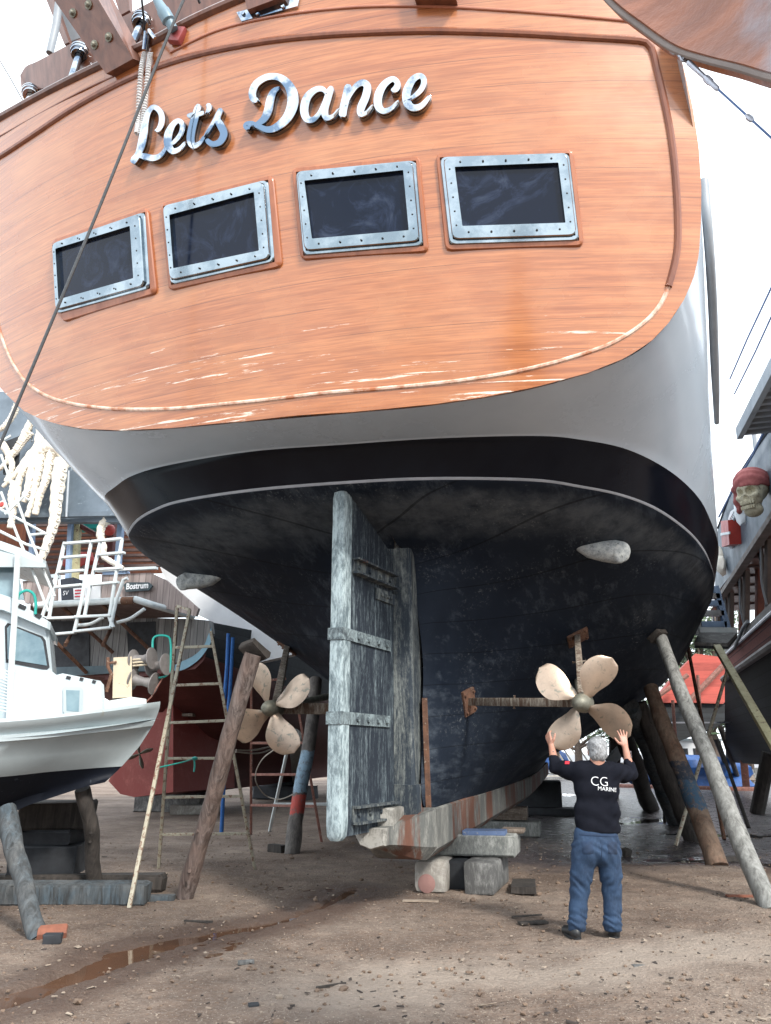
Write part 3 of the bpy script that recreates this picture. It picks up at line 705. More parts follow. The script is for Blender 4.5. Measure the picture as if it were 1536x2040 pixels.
# ---- the name in polished script letters
def lp(cx, cy): return (250+cx/2.363, 130+cy/2.363)
strokes = [
    # L
    ('l', [(172, 338, 12), (190, 328, 22), (203, 300, 26), (203, 262, 26), (186, 234, 24), (162, 226, 22), (141, 252, 24), (128, 300, 30), (120, 350, 36), (110, 400, 36), (96, 440, 28), (75, 472, 30), (66, 484, 22)]),
    ('l', [(66, 474, 24), (92, 450, 22), (130, 455, 28), (165, 462, 28), (195, 452, 22), (216, 428, 16), (226, 405, 12)]),
    ('e', [(232, 408, 16), (262, 388, 18), (292, 352, 22), (301, 312, 24), (284, 290, 22), (258, 306, 26), (236, 350, 36), (234, 400, 36), (256, 430, 28), (288, 420, 20), (316, 388, 14)]),
    ('t', [(376, 214, 26), (360, 268, 34), (344, 330, 36), (338, 380, 36), (352, 406, 28), (380, 394, 18), (404, 360, 14)]),
    ('t', [(322, 268, 20), (362, 262, 26), (402, 252, 20)]),
    ('a', [(418, 212, 22), (424, 232, 24), (414, 252, 14), (404, 262, 8)]),
    ('s', [(402, 366, 14), (436, 312, 16), (468, 250, 18), (476, 246, 22), (462, 282, 28), (478, 316, 34), (492, 352, 34), (476, 388, 30), (444, 400, 26), (420, 388, 24), (416, 376, 18)]),
    # D
    ('d', [(650, 200, 20), (628, 190, 32), (624, 158, 34), (644, 118, 32), (692, 90, 30), (745, 92, 32), (785, 122, 40), (808, 172, 50), (806, 230, 50), (778, 286, 42), (730, 325, 34), (690, 334, 28), (650, 318, 24), (620, 306, 24), (598, 316, 34), (606, 334, 20)]),
    ('d', [(750, 138, 12), (722, 158, 28), (706, 196, 36), (696, 246, 38), (676, 286, 32), (640, 312, 20), (620, 318, 12)]),
    ('a', [(968, 172, 14), (946, 148, 24), (912, 152, 28), (876, 186, 36), (862, 240, 38), (872, 282, 34), (900, 290, 26), (930, 262, 20), (956, 206, 18), (974, 160, 16)]),
    ('a', [(988, 136, 28), (970, 190, 34), (956, 244, 34), (964, 280, 28), (994, 274, 18), (1024, 240, 14)]),
    ('n', [(1066, 128, 34), (1056, 180, 36), (1042, 240, 36), (1038, 278, 34)]),
    ('n', [(1050, 232, 12), (1070, 182, 18), (1098, 138, 24), (1130, 120, 30), (1152, 138, 34), (1144, 186, 36), (1124, 234, 36), (1122, 264, 28), (1148, 260, 18), (1178, 224, 14)]),
    ('c', [(1262, 160, 20), (1284, 148, 30), (1290, 122, 26), (1268, 104, 26), (1230, 128, 32), (1204, 176, 38), (1202, 226, 36), (1226, 252, 28), (1262, 240, 20), (1296, 204, 14)]),
    ('e', [(1318, 208, 16), (1356, 192, 18), (1398, 154, 24), (1412, 112, 26), (1394, 90, 26), (1360, 108, 32), (1334, 160, 38), (1334, 212, 36), (1362, 238, 32), (1400, 228, 26), (1434, 190, 18), (1438, 180, 10)])]
mbl = MB(); mbb = MB()
for si, (nm, st) in enumerate(strokes):
    sp = spline([V3(*q) for q in st], len(st)*6)
    n = len(sp); lft, rgt = [], []
    for i in range(n):
        d = sp[min(n-1, i+1)]-sp[max(0, i-1)]; d.z = 0
        if d.length < 1e-6: d = V3(1, 0, 0)
        d.normalize(); w = max(2, sp[i].z)/2; nx = V3(-d.y, d.x, 0)
        k = min(1, (min(i, n-1-i)+.6)/2.2)**.5; w *= k
        lft.append((sp[i].x+nx.x*w, sp[i].y+nx.y*w)); rgt.append((sp[i].x-nx.x*w, sp[i].y-nx.y*w))
    for (mm, o0, o1, gr) in ((mbl, .062+si*.0009, .078+si*.0009, 0), (mbb, .0, .05+si*.0005, -.5)):
        def T(q, o): return TS(*lp(*q), TH+o)
        A = [T(q, o0) for q in lft]; B = [T(q, o1) for q in lft]; C = [T(q, o1) for q in rgt]; D = [T(q, o0) for q in rgt]
        cen = [T(((a[0]+b[0])/2, (a[1]+b[1])/2), o1+.006) for a, b in zip(lft, rgt)]
        mm.grid([[a, b, e, c, d] for a, b, e, c, d in zip(A, B, cen, C, D)])
        mm.f.append(tuple(len(mm.v)-5+i for i in range(5))); mm.m.append(0)
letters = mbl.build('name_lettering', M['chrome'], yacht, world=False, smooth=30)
mbb.build('letter_backing', M['framesteel'], letters, world=False, smooth=30)

# ---- rudder
RA = V3(.05, 1.37, 0); RBk = V3(.30, 2.70, 0); rd = (RBk-RA); rl = rd.length; rdn = rd.normalized(); rn = V3(rdn.y, -rdn.x, 0)
def RP(s, z, o): return RA+rdn*s+V3(0, 0, z)+rn*o
prof = [(.02, .88), (.0, .95), (.0, 4.50), (.03, 4.56), (.14, 4.55), (.6, 4.36), (1.0, 4.18), (1.34, 3.98), (1.34, .86), (.6, .84), (.14, .82), (.06, .83)]
def th(s): return .085 if s < .16 else .075-.02*(s-.16)
mb = MB()
def sheet(o, z0=None):
    r = []
    for i in range(16):
        s = .16+(rl-.18)*i/15; zt = 4.54-.41*(s-.14); r.append([RP(s, .835+(zt-.835)*j/40, o*th(s)) for j in range(41)])
    return r
a, b = sheet(1), sheet(-1)
mb.grid(a); mb.grid(b)
mb.grid([[x[0] for x in a], [x[0] for x in b]]); mb.grid([[x[-1] for x in a], [x[-1] for x in b]]); mb.grid([a[-1], b[-1]]); mb.grid([a[0], b[0]])
rudder = mb.build('rudder', M['rudder'], yacht, world=False)
mb = MB(); zz = [.80, .84, .95]+[.95+3.5*i/30 for i in range(1, 31)]+[4.53, 4.565]
rowz = []
for z in zz:
    k = .55 if z in (.80, 4.565) else (.9 if z in (.84, 4.53) else 1)
    oo = .004*mnoise.noise(V3(0, 0, z*3))
    rowz.append([RP(.085+k*x, z, k*y+oo) for x, y in ((.09, -.088), (-.05, -.088), (-.078, -.07), (-.085, -.03), (-.085, .03), (-.078, .07), (-.05, .088), (.09, .088))])
mb.grid(rowz, closeu=True); mb.f.append(tuple(range(8))); mb.m.append(0); k0 = len(mb.v)-8; mb.f.append(tuple(k0+i for i in range(8))); mb.m.append(0)
mb.build('trailing_edge', M['rudder_edge'], rudder, world=False)
def rz(u, v, Y): return L(atY(u, v, Y)).z
for (u, v) in ((655, 1262), (652, 1430)):
    z = rz(u, v, 8.4); mb = MB()
    o = .098
    pth = [RP(1.2, z, o-.02), RP(.18, z, o), RP(-.012, z, o-.005), RP(-.012, z, -o+.005), RP(.18, z, -o), RP(1.2, z, -o+.02)]
    mb.grid([[p+V3(0, 0, -.065) for p in pth], [p+V3(0, 0, .065) for p in pth]])
    for s in (.35, .6, .85, 1.08):
        mb.lathe([(0, .03), (.03, .028), (.034, 0)], RP(s, z, o-.012), rn, 8)
    mb.build('strap', M['strap'], rudder, world=False)
for (za, sa, sb, hh) in ((rz(690, 1128, 8.6), .22, 1.28, .16), (rz(755, 1190, 9.35), .8, 1.3, .12), (rz(690, 1625, 8.6), .28, 1.3, .16)):
    mb = MB(); o = th(.5)
    mb.beam(RP(sa, za, o+.012), RP(sb, za, o+.012), .02, hh*1.15)
    if hh > .13:
        for q in (hh/2, -hh/2): mb.beam(RP(sa, za+q, o+.05), RP(sb, za+q, o+.05), .09, .022)
    for k in range(4):
        s = sa+.12+(sb-sa-.25)*k/3; mb.lathe([(0, .03), (.022, .026), (.026, 0)], RP(s, za, o+.02), rn, 8)
    mb.build('hinge_bracket', M['post'], rudder, world=False)

# ---- sternpost, keel, heel
mb = MB(); rp = []
for i in range(31):
    z = .95+(4.34-.95)*i/30; w = .19-.02*(z-1)/3; ox = .02*mnoise.noise(V3(1, 2, z*1.4))
    rp.append([V3(CK-w+ox, 3.1, z), V3(CK-w+ox, 2.72, z), V3(CK-w*.8+ox, 2.69, z), V3(CK+w*.8, 2.69, z), V3(CK+w, 2.72+ox, z), V3(CK+w+.02, 3.1, z)])
mb.grid(rp); mb.f.append((0, 1, 2, 3, 4, 5)); mb.m.append(0)
mb.build('sternpost', M['post'], yacht, world=False)
mb = MB(); rk = []
for i in range(60):
    n = 2.9+16.5*i/59; w = .40-.02*max(0, (n-12)/7); zt = 1.02+.0035*(n-2.2)+(.25*(max(0, n-12)/7)**2); zb = .47+.010*(n-2.2)+(.25*(max(0, n-12)/7)**2)
    rk.append([V3(CK-w, n, zt+.01), V3(CK-w, n, zb+.12), V3(CK-w+.12, n, zb), V3(CK+w-.12, n, zb), V3(CK+w, n, zb+.12), V3(CK+w+.004, n, zt), V3(CK+w-.02, n, zt+.02)])
mb.grid(rk); mb.f.append(tuple(range(7))); mb.m.append(0); k0 = len(mb.v)-7; mb.f.append(tuple(k0+i for i in range(7))); mb.m.append(0)
keel = mb.build('keel', M['keel'], yacht, world=False)
mb = MB()   # tapered tail of the keel, ending in a pale shoe under the rudder
tail = []
for i in range(13):
    f = i/12; g = f*f*(3-2*f)
    A_ = [(0, .95), (.80, 1.02), (.80, .62), (.68, .475), (.12, .475)]; B_ = [(.03, .88), (.42, .875), (.42, .70), (.26, .655), (.13, .70)]
    tail.append([V3(a[0]*(1-g)+b_[0]*g, 2.895-.78*f, a[1]*(1-g)+b_[1]*g) for a, b_ in zip(A_, B_)])
mb.grid(tail, closeu=True); mb.build('keel_tail', M['keel'], yacht, world=False)
mb = MB(); e = tail[-1]; mb.grid([e, [p+V3(.0, -.05, .0) for p in e], [p.lerp(V3(.25, 2.05, .78), .12)+V3(0, -.075, 0) for p in e]], closeu=True); mb.f.append((10, 11, 12, 13, 14)); mb.m.append(0)
mb.build('heel_shoe', M['heelshoe'], yacht, world=False)
mb = MB(); mb.box(L(atY(806, 1602, 9.75)), (.42, .42, .46), bev=.03, jit=.01); mb.build('heel_block', M['post'], yacht, world=False)
mb = MB(); mb.box(L(atY(766, 1630, 9.42)), (.36, .5, .24), bev=.03, jit=.01); mb.build('heel_block', M['heelshoe'], yacht, world=False)
mb = MB(); mb.beam((CK+.30, 2.93, 1.0), (CK+.27, 2.93, 2.3), .035, .06); mb.build('rusty_strip', M['rust'], yacht, world=False)

# ---- crusty outlets on the bottom
for (u0, v0, u1, v1, r, lab) in ((1150, 1094, 1222, 1086, .145, None), (440, 1152, 378, 1147, .135, None)):
    p0, n0 = HH(u0, v0); p1, n1 = HH(u1, v1)
    c = p1+n1*.10; ax = ((c-(p0-n0*.06))).normalized()
    cam_d = (L(Vector((0, 0, HC)))-c).normalized(); e1 = (ax*.55+cam_d*.8).normalized()
    mb = MB(); pth = [p0-n0*.08, p0.lerp(c, .3), p0.lerp(c, .62), c-ax*.03, c+e1*.06, c+e1*.11, c+e1*.125]
    mb.tube(pth, [r*.45, r*.75, r*.98, r*1.05, r*1.0, r*.92, r*.75], 22, wob=.13, seed=u0*.1)
    mb.build('outlet', M['zinc'], yacht, world=False, smooth=60)

# ---- propellers, struts and pads
def propeller(c, ax, ang, Rr, skew, angs):
    """c hub point, ax shaft axis pointing aft (boat frame)"""
    root = MB()
    root.lathe([(.0, .17), (.035, .17), (.06, .15), (.085, .10), (.1, .06), (.105, -.02), (.115, -.16), (.09, -.2), (0, -.2)], c, ax, 20)
    pr = root.build('propeller', M['hub'], yacht, world=False, smooth=40)
    x = V3(1, 0, 0); x = (x-ax*x.dot(ax)).normalized(); y = V3(0, 0, 1); y = (y-ax*y.dot(ax)-x*y.dot(x)).normalized()
    for a0 in angs:
        mb = MB(); rows_f = []; rows_b = []
        K = 18
        for i in range(K):
            f = i/(K-1); r = .09+(Rr-.09)*f
            ch = .20+.40*(lambda q: q*q*(3-2*q))(min(1, f/.62))
            wd = Rr*ch*(1 if f < .62 else math.sqrt(max(0, 1-((f-.62)/.38)**2.5))+.002)
            sk = skew*(.10*math.sin(f*math.pi*.9)-.02)
            rf = []; rb = []
            for j in range(13):
                s = (j/12-.5)*wd+sk*Rr
                th_ = R(a0)+s/max(.15, r)*.97
                rr = r
                dirv = x*math.cos(th_)+y*math.sin(th_)
                pitch = R(48-26*f)
                zoff = s*math.tan(pitch)*.55*skew-.03*f*f
                tk = (.022*(1-f)+.007)*max(.05, 1-(2*(j/12-.5))**2)
                q = c+dirv*rr+ax*zoff
                rf.append(q+ax*tk); rb.append(q-ax*tk)
            rows_f.append(rf); rows_b.append(rb)
        mb.grid(rows_f); mb.grid(rows_b)
        b1 = [r[0] for r in rows_f]+rows_f[-1][1:-1]+[r[-1] for r in rows_f[::-1]]; b2 = [r[0] for r in rows_b]+rows_b[-1][1:-1]+[r[-1] for r in rows_b[::-1]]
        mb.grid([b1, b2])
        mb.build('blade', M['bronze'], pr, world=False, smooth=40)
    return pr
hubR = L(atY(1159, 1400, 8.75)); hubL = L(atY(540, 1411, 10.15))
axA = V3(0, -1, -.06).normalized()
propeller(hubR, V3(-.10, -1, -.06).normalized(), 0, .60, 1, (52, 138, 231, 323))
propeller(hubL, V3(-.10, -1, -.04).normalized(), 0, .64, -1, (35, 119, 216, 302))
def pad(u, v, su, sv, mat=None):
    p, n = HH(u, v); x = V3(1, 0, 0); x = (x-n*x.dot(n)).normalized(); y = n.cross(x)
    mb = MB(); mb.box(p+n*.012, (su, sv, .05), Matrix((x, y, n)).transposed(), .008)
    for a in (-.38, .38):
        for b in (-.34, .34): mb.lathe([(0, .03), (.018, .028), (.022, 0)], p+n*.034+x*su*a+y*sv*b, n, 8)
    mb.build('strut_pad', mat or M['rust'], yacht, world=False); return p, n
pv, nv = pad(1150, 1268, .34, .30); ph, nh_ = pad(932, 1398, .26, .34)
pvl, nvl = pad(572, 1290, .34, .3)
def strut(a, b, w, h):
    mb = MB(); mb.beam(a, b, w, h, .012)
    m = a.lerp(b, .45); d = (b-a).normalized(); s = d.cross(V3(0, 1, 0)).normalized()
    mb.rod(m-s*(w/2+.045), m+s*(w/2+.045), .012, 6)
    for q in (-1, 1): mb.lathe([(.012, -.006), (.022, 0), (.012, .006)], m+s*q*(w/2+.04), s, 6)
    return mb.build('propeller_strut', M['strut'], yacht, world=False)
hb = hubR-axA*.14; hbl = hubL-axA*.14
strut(pv, hb, .085, .12); strut(ph, hb, .07, .10)
strut(pvl, hbl, .10, .15); strut(V3(CK-.2, 3.6, 2.2), hbl, .1, .14)
for h_ in (hubR, hubL):
    mb = MB(); e = h_+V3((CK-h_.x)*.12, 5.2, .75); mb.rod(h_-axA*.1, e, .05, 12); mb.build('propeller_shaft', M['hub'], yacht, world=False)

# ---- rail, brackets and fittings along the top of the stern
for (u, v, u2, v2) in ((62, 186, 52, 222), (160, 104, 143, 158), (283, 44, 265, 86)):
    a = TS(u, v, 0, .42); b = TS(u2, v2, 0, .15); mb = MB(); mb.tube([b, a], .05, 14)
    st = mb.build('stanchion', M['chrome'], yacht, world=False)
    d = (a-b).normalized(); mb = MB()
    mb.lathe([(.055, -.10), (.10, -.10), (.105, -.085), (.085, -.075), (.085, -.05), (.12, -.045), (.125, -.02), (.10, -.01), (.13, 0), (.13, .03), (0, .03)], a, d, 20)
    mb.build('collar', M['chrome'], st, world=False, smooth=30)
# curved seat board above the rail, with rounded end
mb = MB(); top = [(40, 150), (52, 132), (78, 120), (150, 82), (260, 25), (330, -12), (420, -52), (520, -84), (640, -112)]
bot = [(42, 172), (48, 190), (72, 178), (118, 170), (170, 148), (255, 100), (330, 62), (430, 18), (540, -30)]
def sb(q, o): return TS(q[0], q[1], 0, -o)
T_, B_ = spline([sb(q, -.45) for q in top], 40), spline([sb(q, -.45) for q in bot], 40)
off = V3(0, .5, .03)
mb.grid([T_, B_, [p+off for p in B_], [p+off for p in T_]], closeu=True)
mb.f.append((0, 40, 80, 120)); mb.m.append(0)
mb.build('seat_board', M['dwood'], yacht, world=False)
# heavy bracket timber with bolts
TBm = MB(); q4 = [(137, -6), (206, -40), (283, 132), (230, 161)]
fr_ = [TS(*q, .52) if i < 2 else TS(*q, TH+.10) for i, q in enumerate(q4)]
dep = V3(.16, .30, -.02)
TBm.poly_slab(fr_, [V3(.10, .42, .1), V3(.10, .42, .1), V3(.10, .14, .03), V3(.10, .14, .03)])
brk = TBm.build('bracket_timber', M['dwood'], yacht, world=False)
fn = (fr_[1]-fr_[0]).cross(fr_[3]-fr_[0]).normalized()
if fn.y > 0: fn = -fn
for f in (.13, .46, .76):
    for g in (.22, .70):
        p = fr_[0].lerp(fr_[3], f).lerp(fr_[1].lerp(fr_[2], f), g)
        mb = MB(); mb.lathe([(.0, .045), (.018, .045), (.03, .03), (.03, .012), (.052, .010), (.052, 0)], p, fn, 10); mb.build('bolt', M['hub'], brk, world=False)
# second bracket in the centre with its steel plate, third further right
mb = MB(); mb.poly_slab([TS(*q, TH+.10) for q in ((490, -30), (590, -55), (575, 12), (505, 38))], V3(0, .5, .1)); mb.build('bracket_timber', M['dwood'], yacht, world=False)
mb = MB(); mb.poly_slab([TS(*q, TH+.03) for q in ((478, 34), (488, 52), (598, 22), (608, -20), (588, -20), (582, 8))], V3(0, .03, .0))
for q in ((492, 38), (520, 38), (570, 24), (597, 0)):
    p = TS(*q, TH+.035); mb.lathe([(0, .02), (.02, .018), (.024, 0)], p, TN(p), 8)
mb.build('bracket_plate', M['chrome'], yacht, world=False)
mb = MB(); mb.poly_slab([TS(*q, TH+.16) for q in ((822, -60), (908, -60), (908, 19), (828, 19))], V3(0, .3, .05)); mb.build('bracket_timber', M['dwood'], yacht, world=False)
# shore power socket and plug with its lead
p = TS(362, 80, TH); nn_ = TN(p); mb = MB()
mb.box(p+nn_*.03, (.17, .08, .2), Matrix.Rotation(.4, 3, 'Y'), .015); sk = mb.build('power_socket', M['red_plastic'], yacht, world=False)
pa, pb = TS(362, 76, TH+.10), TS(335, 18, TH+.22); mb = MB()
mb.tube([pa, pa.lerp(pb, .2), pa.lerp(pb, .24), pa.lerp(pb, .5), pa.lerp(pb, .56), pa.lerp(pb, .9), pb], [.055, .055, .078, .075, .062, .042, .03], 16)
mb.build('plug', M['bluegrey_plastic'], sk, world=False, smooth=30)
mb = MB(); mb.tube(spline([pb, TS(322, 6, TH+.2), TS(300, 8, TH+.1), TS(275, 30, -.1), TS(255, 60, -.3)], 24), .013, 8); mb.build('lead', M['black_rubber'], sk, world=False)
# shower head with coiled hose
p = TS(308, 98, TH+.06); mb = MB(); mb.tube([TS(302, 112, TH+.06), TS(310, 80, TH+.09)], [.04, .045], 12); mb.tube([TS(310, 84, TH+.1), TS(321, 84, TH+.16), TS(331, 98, TH+.15)], [.025, .022, .02], 10)
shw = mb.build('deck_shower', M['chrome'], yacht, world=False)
for (pts, sd) in (([(300, 114), (293, 150), (289, 200), (287, 250), (284, 275)], 0), ([(311, 116), (307, 150), (302, 200), (297, 245), (290, 278)], 1)):
    cp = spline([TS(*q, TH+.05) for q in pts], 360); mb = MB(); hp = []
    for i, q in enumerate(cp):
        a = i*.62; hp.append(q+V3(math.cos(a), math.sin(a)*.8, 0)*.024)
    mb.tube(hp, .0095, 6); mb.build('coiled_hose', M['stain'], shw, world=False)
# grey fender pole along the starboard side
def hug(u, v):
    best = None
    for i in range(80):
        p = L(atY(u, v, 7+i*.12)); d = HB.find_nearest(p)[3]
        if best is None or d < best[0]: best = (d, p)
    return best[1]
mb = MB(); mb.tube(resample([hug(*q) for q in ((1402, 360), (1409, 440), (1415, 520), (1420, 610), (1423, 700), (1426, 770), (1428, 842))], 16), [.052]*11+[.05, .046, .042, .038, .034], 14); mb.build('fender_pole', M['greypaint'], yacht, world=False)
# awning post, davit tube and grey screen above the rail at the top left
mb = MB(); mb.tube([TS(99, 106, 0, .5), TS(112, 50, 0, .6), TS(122, -30, 0, .7)], [.05, .055, .055], 12); mb.build('davit_tube', M['greypaint'], yacht, world=False)
mb = MB(); mb.poly_slab([TS(*q, 0, .8) for q in ((84, -20), (100, -20), (137, 84), (128, 88))], V3(0, .12, 0)); mb.build('awning_post', M['dwood'], yacht, world=False)
mb = MB(); mb.poly_slab([TS(*q, 0, 1.0) for q in ((112, -20), (170, -40), (200, 60), (136, 84), (118, 40))], V3(0, .04, 0)); mb.build('grey_screen', M['greypaint'], yacht, world=False)
mb = MB(); mb.poly_slab([TS(*q, 0, 1.0) for q in ((215, -40), (255, -40), (258, 20), (240, 30))], V3(0, .08, 0)); mb.build('awning_post', M['dwood'], yacht, world=False)
mb = MB(); mb.tube([TS(-20, 88, 0, .3), TS(22, 158, 0, .3), TS(48, 205, 0, .2)], .008, 6); mb.build('guy_wire', M['cable'], yacht, world=False)
# ================================================================ ground, puddles, litter
random.seed(4)
def gz(u, v): return atZ(u, v, 0)
pudd = [  # polyline in pixels, half width in metres
    ([(-160, 2040), (0, 1995), (130, 1950), (260, 1898), (380, 1868), (480, 1850), (560, 1836)], [.10, .15, .13, .19, .10, .10, .07]),
    ([(560, 1836), (640, 1806), (700, 1772)], [.09, .06, .10]),
    ([(1300, 1716), (1360, 1714), (1420, 1712)], [.14, .22, .2]),
    ([(1350, 1660), (1430, 1662), (1536, 1664), (1640, 1668)], [.3, .42, .5, .6]),
    ([(1530, 1720), (1600, 1735)], [.25, .3]),
    ([(800, 1698), (838, 1708)], [.07, .12]),
    ([(1010, 1592), (1090, 1586), (1130, 1582)], [.5, .8, .6]),
    ([(1240, 1640), (1310, 1632)], [.25, .4])]
PSEG = []
for px, w in pudd:
    g = [gz(*q) for q in px]
    for a, b, wa, wb in zip(g, g[1:], w, w[1:]): PSEG.append((a.x, a.y, b.x, b.y, wa, wb))
def ax_(segs):
    out = []
    for a, b, n in segs: out += [a+(b-a)*i/n for i in range(n)]
    return np.array(out+[segs[-1][1]])
xs = ax_([(-900, -60, 6), (-60, -9, 24), (-9, 9, 260), (9, 60, 30), (60, 900, 6)])
ys = ax_([(-300, 0, 4), (0, 3.5, 6), (3.5, 15, 210), (15, 26, 90), (26, 70, 30), (70, 1200, 8)])
X, Y = np.meshgrid(xs, ys)
def fbm(x, y, f, seed):
    o = 0; a = 1.0
    for k in range(4):
        o = o+a*(np.sin(x*f*1.3+y*f*.7+seed+k*2.1)*np.cos(y*f*1.1-x*f*.55+seed*1.7+k)); f *= 2.07; a *= .55
    return o
near = np.clip((30-np.hypot(X, Y))/10, 0, 1)
Z = (.012*fbm(X, Y, 1.1, 1.3)+.006*fbm(X, Y, 5.3, 4.1)+.004*np.random.RandomState(3).randn(*X.shape)*np.clip((16-Y)/3, 0, 1))*near
Z = np.minimum(Z, .03)
D = np.zeros_like(X); W_ = np.zeros_like(X)
for (ax0, ay0, bx, by, wa, wb) in PSEG:
    dx, dy = bx-ax0, by-ay0; l2 = dx*dx+dy*dy
    tt = np.clip(((X-ax0)*dx+(Y-ay0)*dy)/l2, 0, 1); dd = np.hypot(X-ax0-tt*dx, Y-ay0-tt*dy); ww = wa+(wb-wa)*tt
    ww = ww*(1+.30*fbm(X, Y, 2.3, 2.2)+.16*fbm(X, Y, 9.1, 5.2))
    W_ = np.maximum(W_, np.clip(1.0-(dd-ww)/.6, 0, 1)) if wa < .28 else W_
    D = np.maximum(D, np.clip(1.25-dd/ww, 0, 1))
Z = Z*(1-.6*D)-.045*D
me = bpy.data.meshes.new('ground'); nx, ny = len(xs), len(ys)
vs = np.stack([X, Y, Z], -1).reshape(-1, 3)
ii = np.arange(nx*ny).reshape(ny, nx); fs = np.stack([ii[:-1, :-1], ii[:-1, 1:], ii[1:, 1:], ii[1:, :-1]], -1).reshape(-1, 4)
me.from_pydata(vs.tolist(), [], fs.tolist()); me.materials.append(M['ground']); me.polygons.foreach_set('use_smooth', [True]*len(fs))
at = me.attributes.new('damp', 'FLOAT', 'POINT'); at.data.foreach_set('value', W_.reshape(-1).astype(np.float32))
go = bpy.data.objects.new('ground', me); COL.objects.link(go); tag(go, 'brown damp dirt floor of the boatyard', None, kind='structure')
def puddle(px, mat, lab, r=.9, z=-.020):
    g = [gz(*q) for q in px]; mb = MB()
    hull_ = []
    cx = sum(p.x for p in g)/len(g); cy = sum(p.y for p in g)/len(g)
    x0, x1 = min(p.x for p in g)-r, max(p.x for p in g)+r; y0, y1 = min(p.y for p in g)-r, max(p.y for p in g)+r
    mb.grid([[Vector((x0, y0, z)), Vector((x1, y0, z))], [Vector((x0, y1, z)), Vector((x1, y1, z))]])
    tag(mb.build('puddle_water', mat, smooth=0), lab, None, kind='structure')
puddle(pudd[0][0]+pudd[1][0], M['water'], 'long rust-brown puddle across the left foreground', .6)
puddle(pudd[2][0], M['water2'], 'small brown puddle round the foot of a painted prop', .5, -.021)
puddle(pudd[3][0]+pudd[4][0], M['water2'], 'puddle reflecting white sky at the right edge', 1.0, -.0225)
puddle(pudd[5][0], M['water2'], 'small puddle left of the keel blocks', .3)
puddle(pudd[6][0], M['water2'], 'wet pool beyond the keel under the yacht', 1.2)
puddle(pudd[7][0], M['water2'], 'thin pool between the props', .3)
# litter of wood chips and pebbles
def inp(x, y):
    for (ax0, ay0, bx, by, wa, wb) in PSEG[:8]:
        dx, dy = bx-ax0, by-ay0; t = max(0, min(1, ((x-ax0)*dx+(y-ay0)*dy)/(dx*dx+dy*dy)))
        if math.hypot(x-ax0-t*dx, y-ay0-t*dy) < (wa+(wb-wa)*t)*.9: return True
    return False
for nm, mt, cnt, lab in (('wood_chips', M['chip_pale'], 1700, 'pale wood chips and shell bits scattered over the dirt'), ('dark_litter', M['chip_dark'], 1200, 'dark splinters and bark scattered over the dirt'), ('pebbles', M['chip_mid'], 4200, 'small brown pebbles and clods scattered over the dirt')):
    mb = MB()
    for i in range(cnt):
        y = 4.2+14*random.random()**1.7; x = random.uniform(-.62, .62)*y*1.0
        if inp(x, y): continue
        s = (.0045+.016*random.random()**2.4)*(1.9 if random.random() < .04 else 1)
        if nm == 'pebbles':
            mb.blob((x, y, s*.4), (s*1.1, s, s*.7), i*.37, .5, 1) if s > .014 else mb.box((x, y, s*.35), (s*1.6, s*1.2, s*.9), Matrix.Rotation(random.random()*6, 3, 'Z') @ Matrix.Rotation(random.uniform(-.5, .5), 3, 'X'), jit=s*.25)
        else:
            l = s*random.uniform(1.2, 3.4)
            mb.box((x, y, .012), (l, s*random.uniform(.6, 1.4), random.uniform(.003, .008)), Matrix.Rotation(random.random()*6, 3, 'Z') @ Matrix.Rotation(random.uniform(-.35, .35), 3, 'X'), jit=s*.2)
    tag(mb.build(nm, mt, smooth=30, recalc=False), lab, None, kind='stuff')
mb = MB(); A_ = BM @ TS(397, 18, .25); 
mb.tube(spline([BM @ TS(400, 8, .02), A_, A_.lerp(atY(-25, 945, 6.9), .5)+Vector((0, 0, -.06)), atY(-25, 945, 6.9), atY(-300, 1600, 7.0)], 50), .016, 8)
tag(mb.build('cable', M['cable']), 'thin grey cable hanging diagonally across the left of the varnished stern', 'cable')
# ================================================================ props, blocks, ladders
random.seed(9)
def log(name, label, a, b, r0, r1, mat, seed, group=None, cat='timber prop', bend=.03, foot=True):
    """round timber from foot a to head b (world)"""
    a = Vector(a); b = Vector(b); root = thing(name, label, cat, (a.x, a.y, 0), 0, group)
    mb = MB(); n = 26; p = []; rr = []
    side = (b-a).cross(Vector((0, 0, 1))).normalized()
    for i in range(n):
        f = i/(n-1)
        p.append(a.lerp(b, f)+side*bend*mnoise.noise(Vector((seed, f*2.3, 0)))*2+Vector((0, 1, 0))*bend*mnoise.noise(Vector((f*2.9, seed, 4))))
        rr.append((r0+(r1-r0)*f)*(1+.10*mnoise.noise(Vector((seed*3, f*6, 1)))))
    p = [p[0]-(p[1]-p[0])*.4]+p
    rr = [rr[0]*1.02]+rr
    mb.tube(p, rr, 14, True, .13, seed)
    for k in range(3):   # knots / branch stubs
        i = random.randint(4, n-4); d = Vector((random.uniform(-1, 1), -1, random.uniform(-.3, .3))).normalized()
        mb.tube([p[i]+d*rr[i]*.6, p[i]+d*rr[i]*1.12], [rr[i]*.32, rr[i]*.2], 7)
    mb.build('log', mat, root, smooth=45)
    return root
def hullw(u, v):
    p, n = HH(u, v); return BM @ p, (BM.to_3x3() @ n).normalized()
G = 'timber props shoring up the big yacht'
def prop(label, hu, hv, fu, fv, r0, r1, mat, seed, cap=True, bend=.03):
    h, n = hullw(hu, hv); f = gz(fu, fv)
    root = log('timber_prop', label, f, h+n*.10, r0, r1, mat, seed, G, bend=bend)
    if cap:
        mb = MB(); x = n.orthogonal().normalized(); y = n.cross(x)
        mb.box(h+n*.055, (.30, .24, .10), Matrix((x, y, n)).transposed(), .02, .012)
        mb.build('head_wedge', M['log_dark'], root)
    return root
